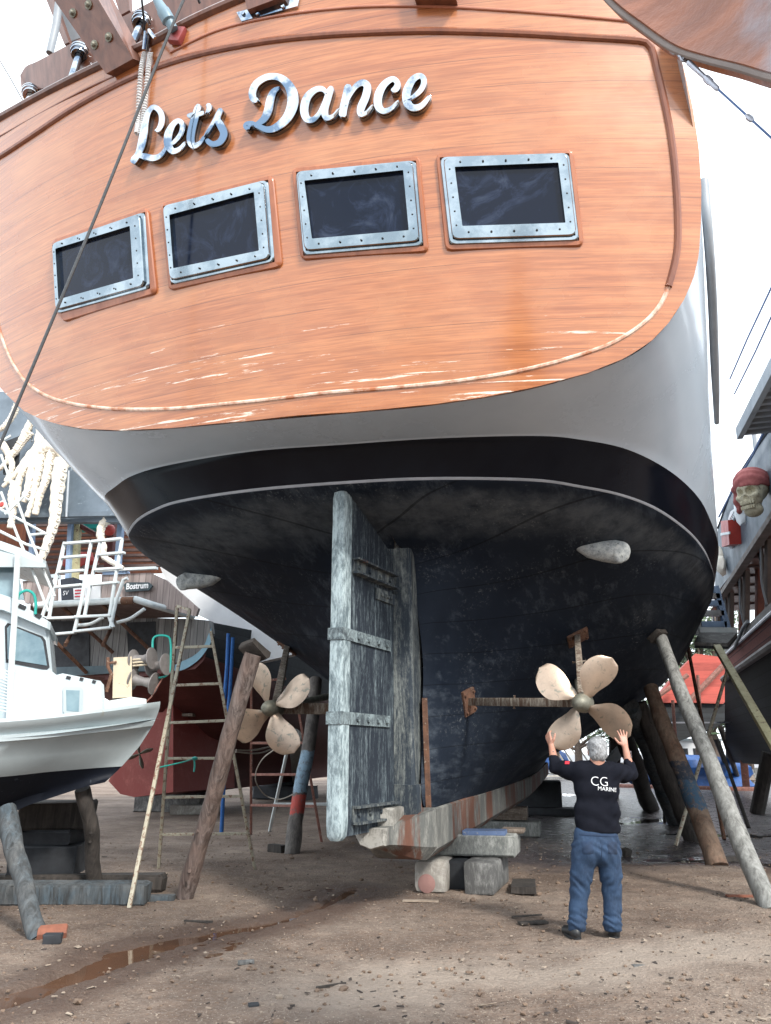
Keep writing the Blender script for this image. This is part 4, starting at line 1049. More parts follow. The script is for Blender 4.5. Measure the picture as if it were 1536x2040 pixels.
prop('pale grey round timber prop nearest on the right, leaning out to the frame edge', 1306, 1262, 1534, 1806, .115, .10, M['log_grey'], 1.1)
prop('brown timber prop with a dark blue painted band, standing in a puddle', 1290, 1362, 1428, 1722, .165, .135, M['log_warm'], 2.3, False)
prop('dark brown timber prop just left of the blue-banded one', 1266, 1392, 1384, 1675, .19, .15, M['log_dark'], 3.7, False)
prop('grey-brown timber prop behind the dark one, right of the man', 1250, 1400, 1352, 1641, .24, .19, M['log_bluegrey'], 4.9, False)
prop('dark timber prop behind the shoulder of the man', 1222, 1425, 1298, 1612, .24, .2, M['log_dark'], 6.1, False)
prop('reddish bark prop under the left side, left of the left propeller', 510, 1290, 368, 1790, .105, .10, M['log_brown'], 7.7)
prop('grey prop with pale blue and red paint behind the rudder', 640, 1345, 580, 1700, .135, .12, M['log_blue'], 8.3, False, .05)
prop('dark short prop hidden behind the rudder foot', 700, 1400, 688, 1658, .15, .13, M['log_dark'], 9.4, False)
# short off-cuts at prop feet
def scrap(label, u, v, size, rz_, mat, name='wood_scrap', tilt=0.0, cat='scrap', dz=0):
    g = gz(u, v); r = thing(name, label, cat, (g.x, g.y, 0)); mb = MB()
    mb.box((g.x, g.y, size[2]/2+dz), size, Matrix.Rotation(rz_, 3, 'Z') @ Matrix.Rotation(tilt, 3, 'X'), min(size)*.15, min(size)*.06); mb.build('piece', mat, r); return r
def scrap1(label, u, v, size, rz_, mat, name='wood_scrap', tilt=0.0, cat='scrap', dz=0, group=None):
    g = gz(u, v); mb = MB()
    mb.box((0, 0, size[2]/2+dz), size, Matrix.Rotation(rz_, 3, 'Z') @ Matrix.Rotation(tilt, 3, 'X'), min(size)*.15, min(size)*.06)
    o = mb.build(name, mat); o.location = (g.x, g.y, 0); return tag(o, label, cat, group)
scrap1('black stub of wood lying at the foot of the blue and red prop', 552, 1698, (.34, .15, .13), 2.5, M['log_dark'])
scrap1('flat dark offcut at the foot of the reddish bark prop', 322, 1794, (.30, .16, .06), .1, M['log_bluegrey'])
scrap1('red-brown brick end by the front post of the small boat', 103, 1868, (.26, .13, .08), .35, M['brick'], tilt=.5)
scrap1('black offcut beside the red-brown brick end', 104, 1879, (.16, .10, .08), .2, M['block_dark'])
scrap1('flat brown board by the puddle under the blue-banded prop', 1452, 1716, (.34, .16, .07), .4, M['log_dark'])
scrap1('pale splintered board left of the keel blocks', 838, 1796, (.42, .10, .015), -.1, M['chip_pale'])
scrap1('orange-brown plank lying at the right edge', 1490, 1787, (.5, .09, .02), -.1, M['brick'])
scrap1('grey short stick in the middle of the foreground', 490, 1921, (.13, .045, .03), .3, M['block_grey'])
scrap1('thin dark twig on the dirt left of the puddle', 395, 1838, (.3, .025, .02), -.12, M['log_dark'], 'twig')
scrap1('thin dark twig on the pale track', 660, 1965, (.24, .018, .015), .5, M['log_dark'], 'twig')
scrap1('dark flat stone in the lower middle', 505, 2008, (.07, .05, .03), .3, M['block_dark'], 'stone')
scrap1('pale pebble on the track in the lower middle', 556, 1990, (.045, .035, .025), .3, M['chip_pale'], 'stone')
scrap1('dark clod behind the man by the wet ground', 1248, 1706, (.16, .12, .12), .7, M['log_dark'], 'stone', .3)
scrap1('flat dark stone in front of the blocks on the pale ground', 1062, 1840, (.30, .10, .02), .2, M['log_dark'], 'stone')
scrap1('long curved twig right of the blocks', 1050, 1826, (.36, .02, .015), .35, M['log_dark'], 'twig')
scrap1('grey flat chip right foreground', 1272, 1926, (.10, .05, .015), .2, M['block_grey'], 'stone')
scrap1('white chalky block on the ground by the red ship', 372, 1622, (.9, .5, .25), .1, M['block_pale'], 'stone')

# ---- keel blocks of the big yacht
BG = 'keel blocks under the big yacht'
def bblock(label, c, size, mat, rz_=0.0, bev=.03, jit=.006):
    p = BM @ Vector(c); mb = MB(); mb.box((0, 0, 0), size, None, bev, jit); o = mb.build('keel_block', mat); o.location = p; o.rotation_euler = (0, 0, -BPHI+rz_); return tag(o, label, 'block', BG)
def gb(u, v, z=0): return L(atZ(u, v, z))
p1 = gb(855, 1780); p2 = gb(907, 1776); p3 = gb(958, 1784)
bblock('pale timber block with a pink end, left of the front three', (p1.x, p1.y+.55, .185), (.40, 1.1, .37), M['block_pale'], .02, .07)
bblock('black tarred block in the middle of the front three', (p2.x+.02, p2.y+.60, .175), (.26, 1.1, .35), M['block_dark'], .0, .06)
bblock('grey stained timber block, right of the front three', (p3.x, p3.y+.55, .185), (.38, 1.15, .37), M['block_grey'], -.03, .05)
mbp = MB(); mbp.lathe([(0, .004), (.10, .004), (.11, 0)], BM @ Vector((p1.x-.03, p1.y-.004, .11)), BM.to_3x3() @ Vector((0, -1, 0)), 20)
pk = mbp.build('painted_end', simple('pink_paint', (.31, .17, .15), (.26, .145, .13), 8, .8)); pk.parent = bpy.data.objects['keel_block']
pk.matrix_parent_inverse = mworld(bpy.data.objects['keel_block']).inverted()
bblock('long grey concrete block lying across the front three', (.95, 4.55, .50), (1.15, .75, .25), M['concrete'], .03, .02, .012)
bblock('thin faded blue plank on the concrete block', (1.12, 4.4, .655), (.55, .4, .055), M['bluepaint'], .05, .008)
bblock('thin pale plank end beside the blue plank', (1.45, 4.75, .655), (.3, .3, .05), M['plank'], .0, .008)
bblock('low dark board right of the front blocks', (1.62, 4.2, .05), (.3, .7, .08), M['log_dark'], .1, .01)
p4 = gb(1035, 1650)
bblock('grey concrete footing of the second keel stack', (.55, 11.2, .14), (1.3, .8, .28), M['concrete'], .05, .03)
bblock('brown upper block of the second keel stack', (.5, 11.2, .43), (.9, .5, .26), M['plank'], .05, .03)
bblock('black timber stack under the keel further forward', (.6, 17.5, .45), (1.3, 1.0, .9), M['block_dark'], .1, .05)
bblock('dark footing beneath the forward black stack', (.8, 17.0, .10), (1.9, .8, .2), M['block_dark'], .0, .05)

# ---- trestle ladders
def bars(name, label, cat, legs, rungs, mats, group=None, w=.045, rw=.04):
    """legs/rungs: (a, b) world points; one part each"""
    a0 = legs[0][0]; root = thing(name, label, cat, (a0.x, a0.y, 0), 0, group)
    for i, (a, b) in enumerate(legs):
        mb = MB(); mb.beam(a, b, w, w, .006, (0, 1, 0)); mb.build('leg', mats[i % len(mats)], root)
    for i, (a, b) in enumerate(rungs):
        mb = MB(); mb.beam(a, b, rw, rw, .005); mb.build('rung', mats[(i+1) % len(mats)] if len(mats) > 1 else mats[0], root)
    return root
lA, lB = (gz(316, 1730), atY(353, 1207, 11.6)), (gz(508, 1733), atY(420, 1257, 11.6))
def on(l, v):   # point on leg at image height v
    best = None
    for i in range(400):
        p = l[0].lerp(l[1], i/399); d = (p-Vector((0, 0, HC))); fz = d.y*CP+d.z*SP; vv = 1020-F*(d.z*CP-d.y*SP)/fz
        if best is None or abs(vv-v) < best[0]: best = (abs(vv-v), p)
    return best[1]
lC = (gz(257, 1810), atY(378, 1215, 11.45))
bars('trestle_ladder', 'tall cream and rusty steel trestle ladder beside the reddish bark prop', 'ladder', [lA, lB, lC],
     [(on(lA, a), on(lB, b)) for a, b in ((1290, 1288), (1365, 1362), (1440, 1436), (1511, 1510), (1588, 1586), (1662, 1660))]+[(lA[1], lC[1])], [M['creamsteel']])
rA, rB = (gz(500, 1662), atY(501, 1345, 16)), (gz(641, 1678), atY(592, 1400, 16))
bars('trestle_ladder', 'low red rusty steel trestle behind the left propeller', 'ladder', [rA, rB], [(on(rA, a), on(rB, b)) for a, b in ((1418, 1418), (1480, 1480), (1543, 1543), (1604, 1606))]+[(atY(532, 1356, 16), atY(570, 1352, 16))], [M['ruststeel']], None, .05, .05)
mb = MB(); mb.beam(gz(537, 1656), atY(582, 1450, 17), .06, .06, .006); tag(mb.build('steel_pole', M['whitesteel']), 'thin white steel pole leaning behind the left propeller', 'pole')
mb = MB(); mb.beam(atY(545, 1602, 18), atY(660, 1602, 18), .06, .06, .006); tag(mb.build('steel_rail', M['whitesteel']), 'white horizontal rail low behind the rudder', 'rail')
mb = MB(); mb.tube([gz(595, 1580), atY(588, 1465, 22)], [.22, .18], 12, True, .1, 5); tag(mb.build('timber_prop', M['log_grey']), 'pale grey timber prop leaning left behind the rudder', 'timber prop', 'timber props shoring up the red ship')
for nm, pts in (('left', [(455, 1262), (452, 1330), (447, 1392)]), ('right', [(464, 1270), (459, 1360), (452, 1450), (446, 1560), (441, 1662)])):
    mb = MB(); mb.tube(spline([atY(u, v, 13.2) for u, v in pts], 20), .032, 8)
    tag(mb.build('blue_rope', M['rope_blue']), 'short blue rope hanging under the yacht, left of the pair' if nm == 'left' else 'long blue rope hanging down to the ground behind the bark prop', 'rope')
mb = MB(); mb.tube(spline([atY(470, 1494, 12), atY(510, 1494, 13), atY(550, 1484, 14)], 16), .012, 6); mb2 = mb
mb.tube(spline([atY(470, 1498, 12), atY(515, 1501, 13), atY(550, 1490, 14), atY(525, 1510, 14.5), atY(511, 1535, 15), atY(511, 1560, 15.5), atY(530, 1585, 16), atY(560, 1592, 16), atY(598, 1575, 16)], 40), .012, 6)
tag(mb.build('wire', M['rope_pale']), 'thin pale wire looping between the bark prop and the rusty trestle', 'wire')
mb = MB(); mb.tube(spline([on(lC, 1530), atY(365, 1518, 11), atY(386, 1511, 12)], 14), .01, 6); mb.tube(spline([atY(386, 1508, 12), atY(388, 1525, 12), atY(386, 1538, 12)], 8), .014, 6); mb.blob(atY(388, 1511, 12), (.05, .05, .035), 2, .3)
tag(mb.build('knotted_string', M['teal']), 'green knotted string tied to a rung of the tall trestle', 'string')

# ---- right hand clutter of poles
def pole(label, a, b, r, mat, name='steel_pole', cat='pole', box=False, group=None):
    mb = MB()
    if box: mb.beam(a, b, r*2, r*2, .01)
    else: mb.tube([a, b], r, 10)
    return tag(mb.build(name, mat), label, cat, group)
mb = MB(); mb.beam(atY(1428, 1288, 16), atY(1545, 1490, 12.5), .14, .10, .012)
ybm = mb.build('steel_beam', M['yellowsteel']); tag(ybm, 'cream-yellow steel beam running down to the right edge', 'beam')
pole('white steel pole crossing behind the grey prop, lower end by the blue band', gz(1346, 1685), atY(1452, 1325, 17), .035, M['creamsteel'])
pole('thin rusty steel pole right of the grey prop, foot by the puddle', gz(1443, 1672), atY(1365, 1260, 19), .04, M['rust'])
pole('dark thin rod leaning at the far right', gz(1492, 1650), atY(1432, 1478, 22), .045, M['log_dark'])
pole('short dark rod left of the dark brown prop', gz(1324, 1637), atY(1325, 1580, 20.5), .045, M['log_dark'])
rr = [(gz(1487, 1572), atY(1466, 1350, 36))]
pole('red steel upright at the far right', rr[0][0], rr[0][1], .16, M['ruststeel'], box=True)
pole('long red pipe lying across the yard', gz(1215, 1568), gz(1520, 1576), .17, M['ruststeel'], 'red_pipe', 'pipe')
pole('dark upright post at the right edge', gz(1508, 1622), atY(1532, 1500, 23), .20, M['log_dark'], 'timber_prop', 'timber prop')
pole('blue-grey diagonal brace behind the arm of the man', atY(1213, 1520, 22), atY(1278, 1448, 22), .12, M['greypaint'], 'steel_brace', 'brace', True)
pole('dark post behind the arm of the man', gz(1222, 1590), atY(1226, 1470, 26), .2, M['log_dark'], 'timber_prop', 'timber prop')
for k, (a, b, c, d) in enumerate(((1390, 1345, 1400, 1500), (1340, 1395, 1347, 1490))):
    pole(('rusty' if k == 0 else 'dark')+' upright of the frame before the red stern', atY(c, d, 30), atY(a, b, 30), .06, M['ruststeel'])
for k, (u0, v0, u1, v1) in enumerate(((1425, 1468, 1460, 1560), (1436, 1450, 1475, 1565), (1448, 1440, 1488, 1555))):
    pole(('leftmost', 'middle', 'rightmost')[k]+' of three slim dark props under the far black hull', gz(u1, v1), atY(u0, v0, 38), .13, M['log_dark'], 'timber_prop', 'timber prop')
# ================================================================ the man with raised arms, seen from behind
PY = 8.05
def pc(cx, cy, Y=PY): return atY(1040+cx/4.08, 1400+cy/4.08, Y)
man = thing('person', 'grey-haired man in black sweatshirt and jeans holding the propeller blades', 'person', (1.95, PY, 0))
head = pc(610, 385); neck = pc(606, 500, PY+.0); chest = pc(606, 640); waist = pc(612, 1010); pelv = pc(604, 1180)
sL, sR = pc(468, 545), pc(752, 550)
eL_, eR_ = pc(272, 522, PY+.16), pc(884, 572, PY+.14)
wL, wR = pc(238, 348, PY+.33), pc(838, 356, PY+.34)
hipL, hipR = pc(505, 1230), pc(705, 1230)
kL, kR = pc(462, 1530, PY+.03), pc(738, 1530, PY+.03)
aL, aR = pc(446, 1850, PY-.0), pc(744, 1850, PY+.02)
lo = (1.15, PY-.45, -.02); hi = (2.75, PY+.78, 2.05)
S = SDF(lo, hi, .0065)
S.ell(head+Vector((0, .0, .0)), (.078, .098, .115), .0)
S.ell(head+Vector((0, .03, -.06)), (.062, .075, .06), .03)
S.cone(head+Vector((0, -.03, -.06)), neck+Vector((0, 0, -.05)), .058, .066, .03)
for sx in (-1, 1): S.ell(head+Vector((sx*.084, .012, -.022)), (.013, .024, .034), .006)
S.ell(head+Vector((0, .105, -.03)), (.014, .02, .022), .01)
S.chain([neck, chest, waist, pelv], [.065, .105, .115, .12], .05, ((0, 1, 0), .75))
for a, b, c, d in ((sL, eL_, wL, 0), (sR, eR_, wR, 1)):
    S.chain([a, b], [.055, .045], .03); S.chain([b, b.lerp(c, .3), c], [.043, .044, .029], .01)
for a, b, c in ((hipL, kL, aL), (hipR, kR, aR)): S.chain([a, b, c], [.08, .055, .04], .03)
def hand(w, palm_c, up, across, fwd, fing, thumb):
    """up: finger direction, across: thumb->little, fwd: out of the back of the hand towards the blade"""
    up = up.normalized(); across = (across-up*across.dot(up)).normalized(); fwd = up.cross(across).normalized()
    if fwd.y < 0: fwd = -fwd
    p0 = palm_c
    for k in range(4):
        o = (k-1.5)*.020
        S.cone(w+across*o*.5, p0+up*.042+across*o, .017, .0125, .008)
    for k, (l, spread, curl) in enumerate(fing):
        b = p0+up*.044+across*(k-1.5)*.0205
        d = (up+across*spread).normalized(); q = [b]; rad = [.0105]
        for j, sg in enumerate((.44, .31, .25)):
            ang = curl*(j+.4)*.55; dd = (d*math.cos(ang)+fwd*math.sin(ang)).normalized()
            q.append(q[-1]+dd*l*sg); rad.append(.0098-.0012*j)
        S.chain(q, rad, .003)
    tb = w+up*.020-across*.022; t1 = tb+(-across*.8+up*.55+fwd*.2).normalized()*.042; t2 = t1+thumb.normalized()*.034; t3 = t2+(thumb+up*.3).normalized()*.026
    S.chain([tb, t1, t2, t3], [.016, .0135, .0108, .009], .006)
X = Vector((1, 0, 0)); Zv = Vector((0, 0, 1))
upR = (Zv*1.0+X*-.04+Vector((0, .30, 0)))
hand(wR, wR+upR.normalized()*.055, upR, X, Vector((0, 1, 0)), [(.074, -.20, .22), (.084, -.04, .16), (.078, .12, .16), (.062, .38, .22)], (-X*.7+Zv*.9+Vector((0, .2, 0))))
upL = (Zv*1.0+X*-.22+Vector((0, .35, 0)))
# the left hand grips the edge of the blade: fingers bend round to the far side
hand(wL, wL+upL.normalized()*.05, upL, Vector((-.5, .85, 0)), Vector((1, .3, 0)), [(.072, .0, 1.0), (.078, .0, 1.1), (.074, .0, 1.15), (.058, .05, 1.2)], (X*.35+Zv*1.0))
body = S.build('body', M['skin'], man, smooth_iter=1)
# hair
S = SDF(head-Vector((.14, .16, .17)), head+Vector((.14, .16, .17)), .006)
S.ell(head+Vector((0, -.012, .022)), (.098, .112, .112), 0); S.ell(head+Vector((0, -.045, -.04)), (.086, .072, .075), .03)
S.ell(head+Vector((0, .15, -.06)), (.12, .09, .13), 0, sub=True)
for sx in (-1, 1): S.ell(head+Vector((sx*.095, .02, -.03)), (.025, .03, .04), 0, sub=True)
ax0 = np.stack(np.meshgrid(*[S.lo[k]+S.h*np.arange(S.n[k]) for k in range(3)], indexing='ij'), -1)
S.g += (.0035*np.sin(ax0[..., 0]*70+np.sin(ax0[..., 2]*40)*2+ax0[..., 1]*25)+.002*np.sin(ax0[..., 0]*210+ax0[..., 1]*90+np.sin(ax0[..., 2]*90)*2)).astype(np.float32)
S.build('hair', M['hair'], man, smooth_iter=1)
def folds(S, f):
    ax = [S.lo[k]+S.h*np.arange(S.n[k]) for k in range(3)]
    P = np.meshgrid(*ax, indexing='ij'); S.g += f(*P).astype(np.float32)
# sweatshirt
S = SDF((1.15, PY-.40, .85), (2.75, PY+.50, 1.75), .009)
E_ = ((0, 1, 0), .70)
c1, c2, c3 = pc(604, 600), pc(606, 760), pc(612, 1000)
S.cone(pc(520, 590), pc(690, 596), .125, .125, .02, E_)
S.cone(pc(545, 700), pc(668, 704), .150, .150, .05, E_); S.cone(pc(552, 880), pc(672, 884), .152, .150, .05, E_); S.cone(pc(560, 985), pc(672, 1000), .152, .148, .04, E_)
S.cone(pc(560, 1015), pc(672, 1038), .150, .150, .01, E_)
S.cone(pc(606, 512), pc(606, 580), .078, .12, .05, E_)
S.cone(pc(520, 560), neck+Vector((0, 0, -.05)), .075, .065, .05); S.cone(pc(692, 566), neck+Vector((0, 0, -.05)), .075, .065, .05)
for a, b, c, w_ in ((sL, eL_, wL, 0), (sR, eR_, wR, 1)):
    S.chain([a+Vector((0, 0, -.01)), a.lerp(b, .5)+Vector((0, 0, -.018)), b], [.092, .080, .066], .05)
    e2 = b.lerp(c, .32); S.chain([b, e2], [.066, .054], .02); S.cone(e2, b.lerp(c, .36), .056, .052, .004)
    S.cone(b.lerp(c, .37), b.lerp(c, .60), .04, .045, 0, None, True)
S.ell(neck+Vector((0, .0, .055)), (.062, .066, .05), 0, sub=True)
folds(S, lambda x, y, z: .0045*np.sin(z*46+np.sin(x*9)*2.2+x*12)*np.clip((1.32-z)/.25, 0, 1)+.004*np.sin((x*.8-z)*60+y*20)*np.clip((np.abs(x-1.95)-.16)/.1, 0, 1)+.003*np.sin(z*22-x*31))
# flat hem
zz = S.lo[2]+S.h*np.arange(S.n[2]); hem = pc(610, 1050).z
xx = S.lo[0]+S.h*np.arange(S.n[0])
cut = (hem-.035*(xx-1.95))[:, None, None]-zz[None, None, :]
S.g = np.maximum(S.g, cut.astype(np.float32))
sw = S.build('sweatshirt', M['sweater'], man, smooth_iter=1)
SWB = BVHTree.FromPolygons([v.co.copy() for v in sw.data.vertices], [tuple(p.vertices) for p in sw.data.polygons])
# jeans
S = SDF((1.45, PY-.40, .02), (2.45, PY+.40, 1.12), .009)
S.cone(pc(545, 1080), pc(660, 1085), .142, .142, .0, ((0, 1, 0), .72)); S.cone(pc(530, 1190), pc(676, 1195), .150, .150, .05, ((0, 1, 0), .80))
S.ell(pc(540, 1210, PY-.055), (.10, .10, .11), .05); S.ell(pc(668, 1212, PY-.055), (.10, .10, .11), .05)
for h_, k_, a_, s_ in ((pc(500, 1260), pc(466, 1530, PY+.03), pc(448, 1820), -1), (pc(706, 1260), pc(732, 1530, PY+.03), pc(738, 1820), 1)):
    S.chain([h_, h_.lerp(k_, .5), k_, k_.lerp(a_, .5), a_+Vector((0, 0, .03)), a_+Vector((0, .02, -.03))], [.116, .103, .088, .080, .080, .078], .03)
folds(S, lambda x, y, z: .0065*np.sin((z+1.1*np.abs(x-1.95))*64+np.sin(x*14)*1.5+np.sin(z*31)*1.2+y*10)*np.exp(-((z-.78)/.11)**2)
      + .0065*np.sin(z*105+x*42+np.sin(x*55+z*30)*1.1+y*18)*np.exp(-((z-.15)/.085)**2)+.0055*np.sin(z*70-np.abs(x-1.95)*75+np.sin(x*40+z*20)+y*16)*np.exp(-((z-.47)/.10)**2)+.0025*np.sin(x*50+z*21))
zj = S.lo[2]+S.h*np.arange(S.n[2]); S.g = np.maximum(S.g, (.062-zj)[None, None, :].astype(np.float32))
jn = S.build('jeans', M['denim'], man, smooth_iter=1)
JB = BVHTree.FromPolygons([v.co.copy() for v in jn.data.vertices], [tuple(p.vertices) for p in jn.data.polygons])
def on_cloth(bvh, quad, name, mat, parent, off=.004, nu=10, nv=10, ydir=1):
    """patch laid on a garment: quad in crop pixels (TL TR BR BL)"""
    o = mworld(man).translation; A = [pc(*q) for q in quad]; rows = []
    for j in range(nv+1):
        r = []
        for i in range(nu+1):
            p = A[0].lerp(A[1], i/nu).lerp(A[3].lerp(A[2], i/nu), j/nv); h = bvh.ray_cast(Vector((p.x, PY-.6, p.z))-o, Vector((0, 1, 0)))
            e = 0.0 if i in (0, nu) or j in (0, nv) else 1.0
            y = (h[0].y+o.y if h[0] is not None else PY-.12); r.append(Vector((p.x, y-off*e+.001, p.z)))
        rows.append(r)
    mb = MB(); mb.grid(rows); return mb.build(name, mat, parent, smooth=60)
for q in ([(455, 1118), (548, 1108), (552, 1215), (466, 1222)], [(660, 1110), (760, 1122), (748, 1224), (662, 1216)]):
    on_cloth(JB, q, 'back_pocket', M['denim2'], jn, .007)
on_cloth(JB, [(446, 1047), (772, 1064), (772, 1090), (446, 1074)], 'waistband', M['denim2'], jn, .006, 24, 4)
on_cloth(JB, [(612, 1100), (620, 1100), (616, 1270), (608, 1270)], 'seat_seam', M['denim2'], jn, .005, 2, 16)
# shoes
for nm, c, t_ in (('shoe', pc(436, 1905), Vector((-.05, .20, 0))), ('shoe', pc(752, 1905, PY+.04), Vector((.04, .21, 0)))):
    S = SDF(c-Vector((.18, .2, .12)), c+Vector((.18, .35, .14)), .007)
    b = Vector((c.x, c.y, .0)); S.ell(b+Vector((0, -.02, .055)), (.048, .062, .06), 0); S.cone(b+Vector((0, .02, .055)), b+t_+Vector((0, -.02, .035)), .050, .043, .03)
    S.cone(b+Vector((0, .0, .08)), b+Vector((0, .0, .13)), .048, .05, .02)
    z0 = S.lo[2]+S.h*np.arange(S.n[2]); S.g = np.maximum(S.g, (.004-z0)[None, None, :].astype(np.float32))
    so = S.build(nm, M['shoe'], man, smooth_iter=1)
    mb2 = MB(); prof = []
    for k in range(20):
        a = 2*math.pi*k/20; d = t_.normalized(); n_ = Vector((d.y, -d.x, 0)); prof.append(b+d*(.075+math.cos(a)*.150)+n_*math.sin(a)*(.054-.006*math.cos(a))+Vector((0, 0, .002)))
    mb2.poly_slab(prof, Vector((0, 0, .022))); mb2.build('sole', M['black_rubber'], so)
# printed words on the back
def wtext(txt, size, P0, P1, mat, parent, bvh_shift, y0, name, thick=0.0, sp=1.0):
    cu = bpy.data.curves.new('tmp_text', 'FONT'); cu.body = txt; cu.size = size; cu.resolution_u = 4; cu.offset = thick; cu.space_character = sp
    to = bpy.data.objects.new('tmp_text', cu); COL.objects.link(to)
    dg = bpy.context.evaluated_depsgraph_get(); m = bpy.data.meshes.new_from_object(to.evaluated_get(dg)); bpy.data.objects.remove(to)
    bm = bmesh.new(); bm.from_mesh(m); bmesh.ops.triangulate(bm, faces=bm.faces[:]); bmesh.ops.subdivide_edges(bm, edges=[e for e in bm.edges if e.calc_length() > size*.12], cuts=2)
    bmesh.ops.triangulate(bm, faces=bm.faces[:]); bm.verts.index_update()
    vs = [v.co.copy() for v in bm.verts]; fs = [[v.index for v in f.verts] for f in bm.faces]; bm.free(); bpy.data.meshes.remove(m)
    x0 = min(v.x for v in vs); x1 = max(v.x for v in vs)
    return vs, fs, x0, x1
def on_back(txt, size, A, B, bold, name):
    """A, B: crop points of the baseline ends"""
    a, b = pc(*A), pc(*B); vs, fs, x0, x1 = wtext(txt, size, None, None, None, None, None, None, name, bold)
    sc = (b.x-a.x)/(x1-x0); up = Vector((-(b.z-a.z), 0, (b.x-a.x))).normalized(); ri = Vector((b.x-a.x, 0, b.z-a.z)).normalized()
    off = mworld(man).translation; out = []
    for v in vs:
        p = a+ri*(v.x-x0)*sc+up*v.y*sc
        hit = SWB.ray_cast(Vector((p.x, PY-.6, p.z))-off, Vector((0, 1, 0)))
        y = hit[0].y+off.y if hit[0] is not None else PY-.12
        out.append(Vector((p.x, y-.004, p.z)))
    mb = MB(); mb.v = out; mb.f = [tuple(f) for f in fs]; mb.m = [0]*len(fs); mb.build(name, M['print'], sw, smooth=0)
on_back('CG', .1, (541, 668), (674, 676), -.0015, 'printed_letters')
on_back('MARINE', .05, (594, 706), (748, 722), .0, 'printed_letters')
p = pc(370, 490); hit = SWB.ray_cast(Vector((p.x, PY-.6, p.z))-mworld(man).translation, Vector((0, 1, 0)))
if hit[0] is not None:
    q = hit[0]+mworld(man).translation; mb = MB(); mb.box(q+hit[1]*.003, (.045, .010, .04), hit[1].to_track_quat('-Y', 'Z').to_matrix(), .003); mb.build('sleeve_patch', M['patch'], sw)

BB = BVHTree.FromPolygons([v.co.copy() for v in body.data.vertices], [tuple(p.vertices) for p in body.data.polygons])
for q in ([(846, 392), (858, 392), (860, 408), (848, 408)], [(848, 414), (862, 414), (862, 422), (850, 422)], [(850, 428), (864, 430), (864, 446), (852, 445)], [(228, 392), (240, 396), (240, 404), (229, 400)]):
    on_cloth(BB, q, 'tattoo', M['ink'], body, .0015, 3, 3)
# ================================================================ small white fishing boat at the left
def plane(u, v, P0, n):
    d = ray(u, v); o = Vector((0, 0, HC)); return o+d*((Vector(P0)-o).dot(n)/d.dot(n))
BOW = atY(318, 1411, 10.0); AXD = Vector((-.945, -.327, 0)).normalized(); PRT = Vector((.327, -.945, 0)).normalized()   # axis runs aft, PRT towards the viewer
fb = thing('fishing_boat', 'small white fishing boat with dark blue bottom and wheelhouse, standing on props at the left', 'boat', (BOW.x-2.4, BOW.y-.8, 0))
st = []  # stations: s, half beam at rail, at rubbing strake, at waterline, z rail, z strake, z wl, z keel
for s, b0, b1, b2, z0, z1, z2, z3 in ((0, .02, .02, .02, 2.24, 2.02, 1.50, 1.36), (.25, .40, .30, .10, 2.20, 1.99, 1.49, 1.31), (.7, .74, .62, .34, 2.13, 1.94, 1.47, 1.20), (1.3, 1.0, .90, .65, 2.05, 1.88, 1.44, 1.07), (2.2, 1.2, 1.12, .92, 1.98, 1.82, 1.42, 1.02), (3.4, 1.28, 1.22, 1.05, 1.95, 1.79, 1.41, .98), (5.2, 1.22, 1.18, 1.02, 1.97, 1.8, 1.42, .92), (6.4, 1.1, 1.05, .9, 2.0, 1.82, 1.43, .95)):
    st.append((s, b0, b1, b2, z0, z1, z2, z3))
rowsA = []
for k in range(41):
    x = (len(st)-1)*k/40; pv = [cr([Vector((q[j], q[j+1], 0)) for q in st], x) for j in (0, 2, 4, 6)]
    s, b0 = pv[0].x, pv[0].y; b1, b2 = pv[1].x, pv[1].y; z0, z1 = pv[2].x, pv[2].y; z2, z3 = pv[3].x, pv[3].y
    rk_ = -.0
    def q(b, z, sd): return BOW+AXD*(s+min(.6, .2*max(0, 2.2-z)+.5*max(0, 2.2-z)**2)*(1 if s < .8 else max(0, 1-(s-.8)/1.6)))+PRT*(b*sd)+Vector((0, 0, z-BOW.z+(-.05*sd*b)))
    prof = [(b0-.07, z0-.03), (b0-.06, z0+.03), (b0, z0+.035), (b0+.025, z0), (b0, z0-.05), (b0*.55+b1*.45+.0, z0*.5+z1*.5), (b1, z1+.03), (b1+.045, z1+.02), (b1+.045, z1-.04), (b1, z1-.05), (b1*.6+b2*.4+.02, z1*.45+z2*.55), (b2, z2), (b2*.72, z2*.55+z3*.45), (b2*.38+.02, z2*.2+z3*.8), (.06, z3), (.05, z3-.04-.12*min(1, s/1.5))]
    prof = [(max(.012, b), z) for b, z in prof]
    rowsA.append([q(b, z, 1) for b, z in prof]+[q(b, z, -1) for b, z in prof[::-1]])
mb = MB(); npf = len(rowsA[0])
for j in range(npf-1):
    jj = j if j < npf/2 else npf-2-j
    mb.mi = 0 if jj < 11 else 1
    mb.grid([[r[j] for r in rowsA], [r[j+1] for r in rowsA]])
mb.mi = 0
mb.build('hull', [M['gelcoat_dirty'], M['navy']], fb, smooth=50)
mb = MB(); mb.grid([[r[1]-Vector((0, 0, .20)) for r in rowsA], [r[-2]-Vector((0, 0, .20)) for r in rowsA]]); mb.build('deck', M['gelcoat'], fb)
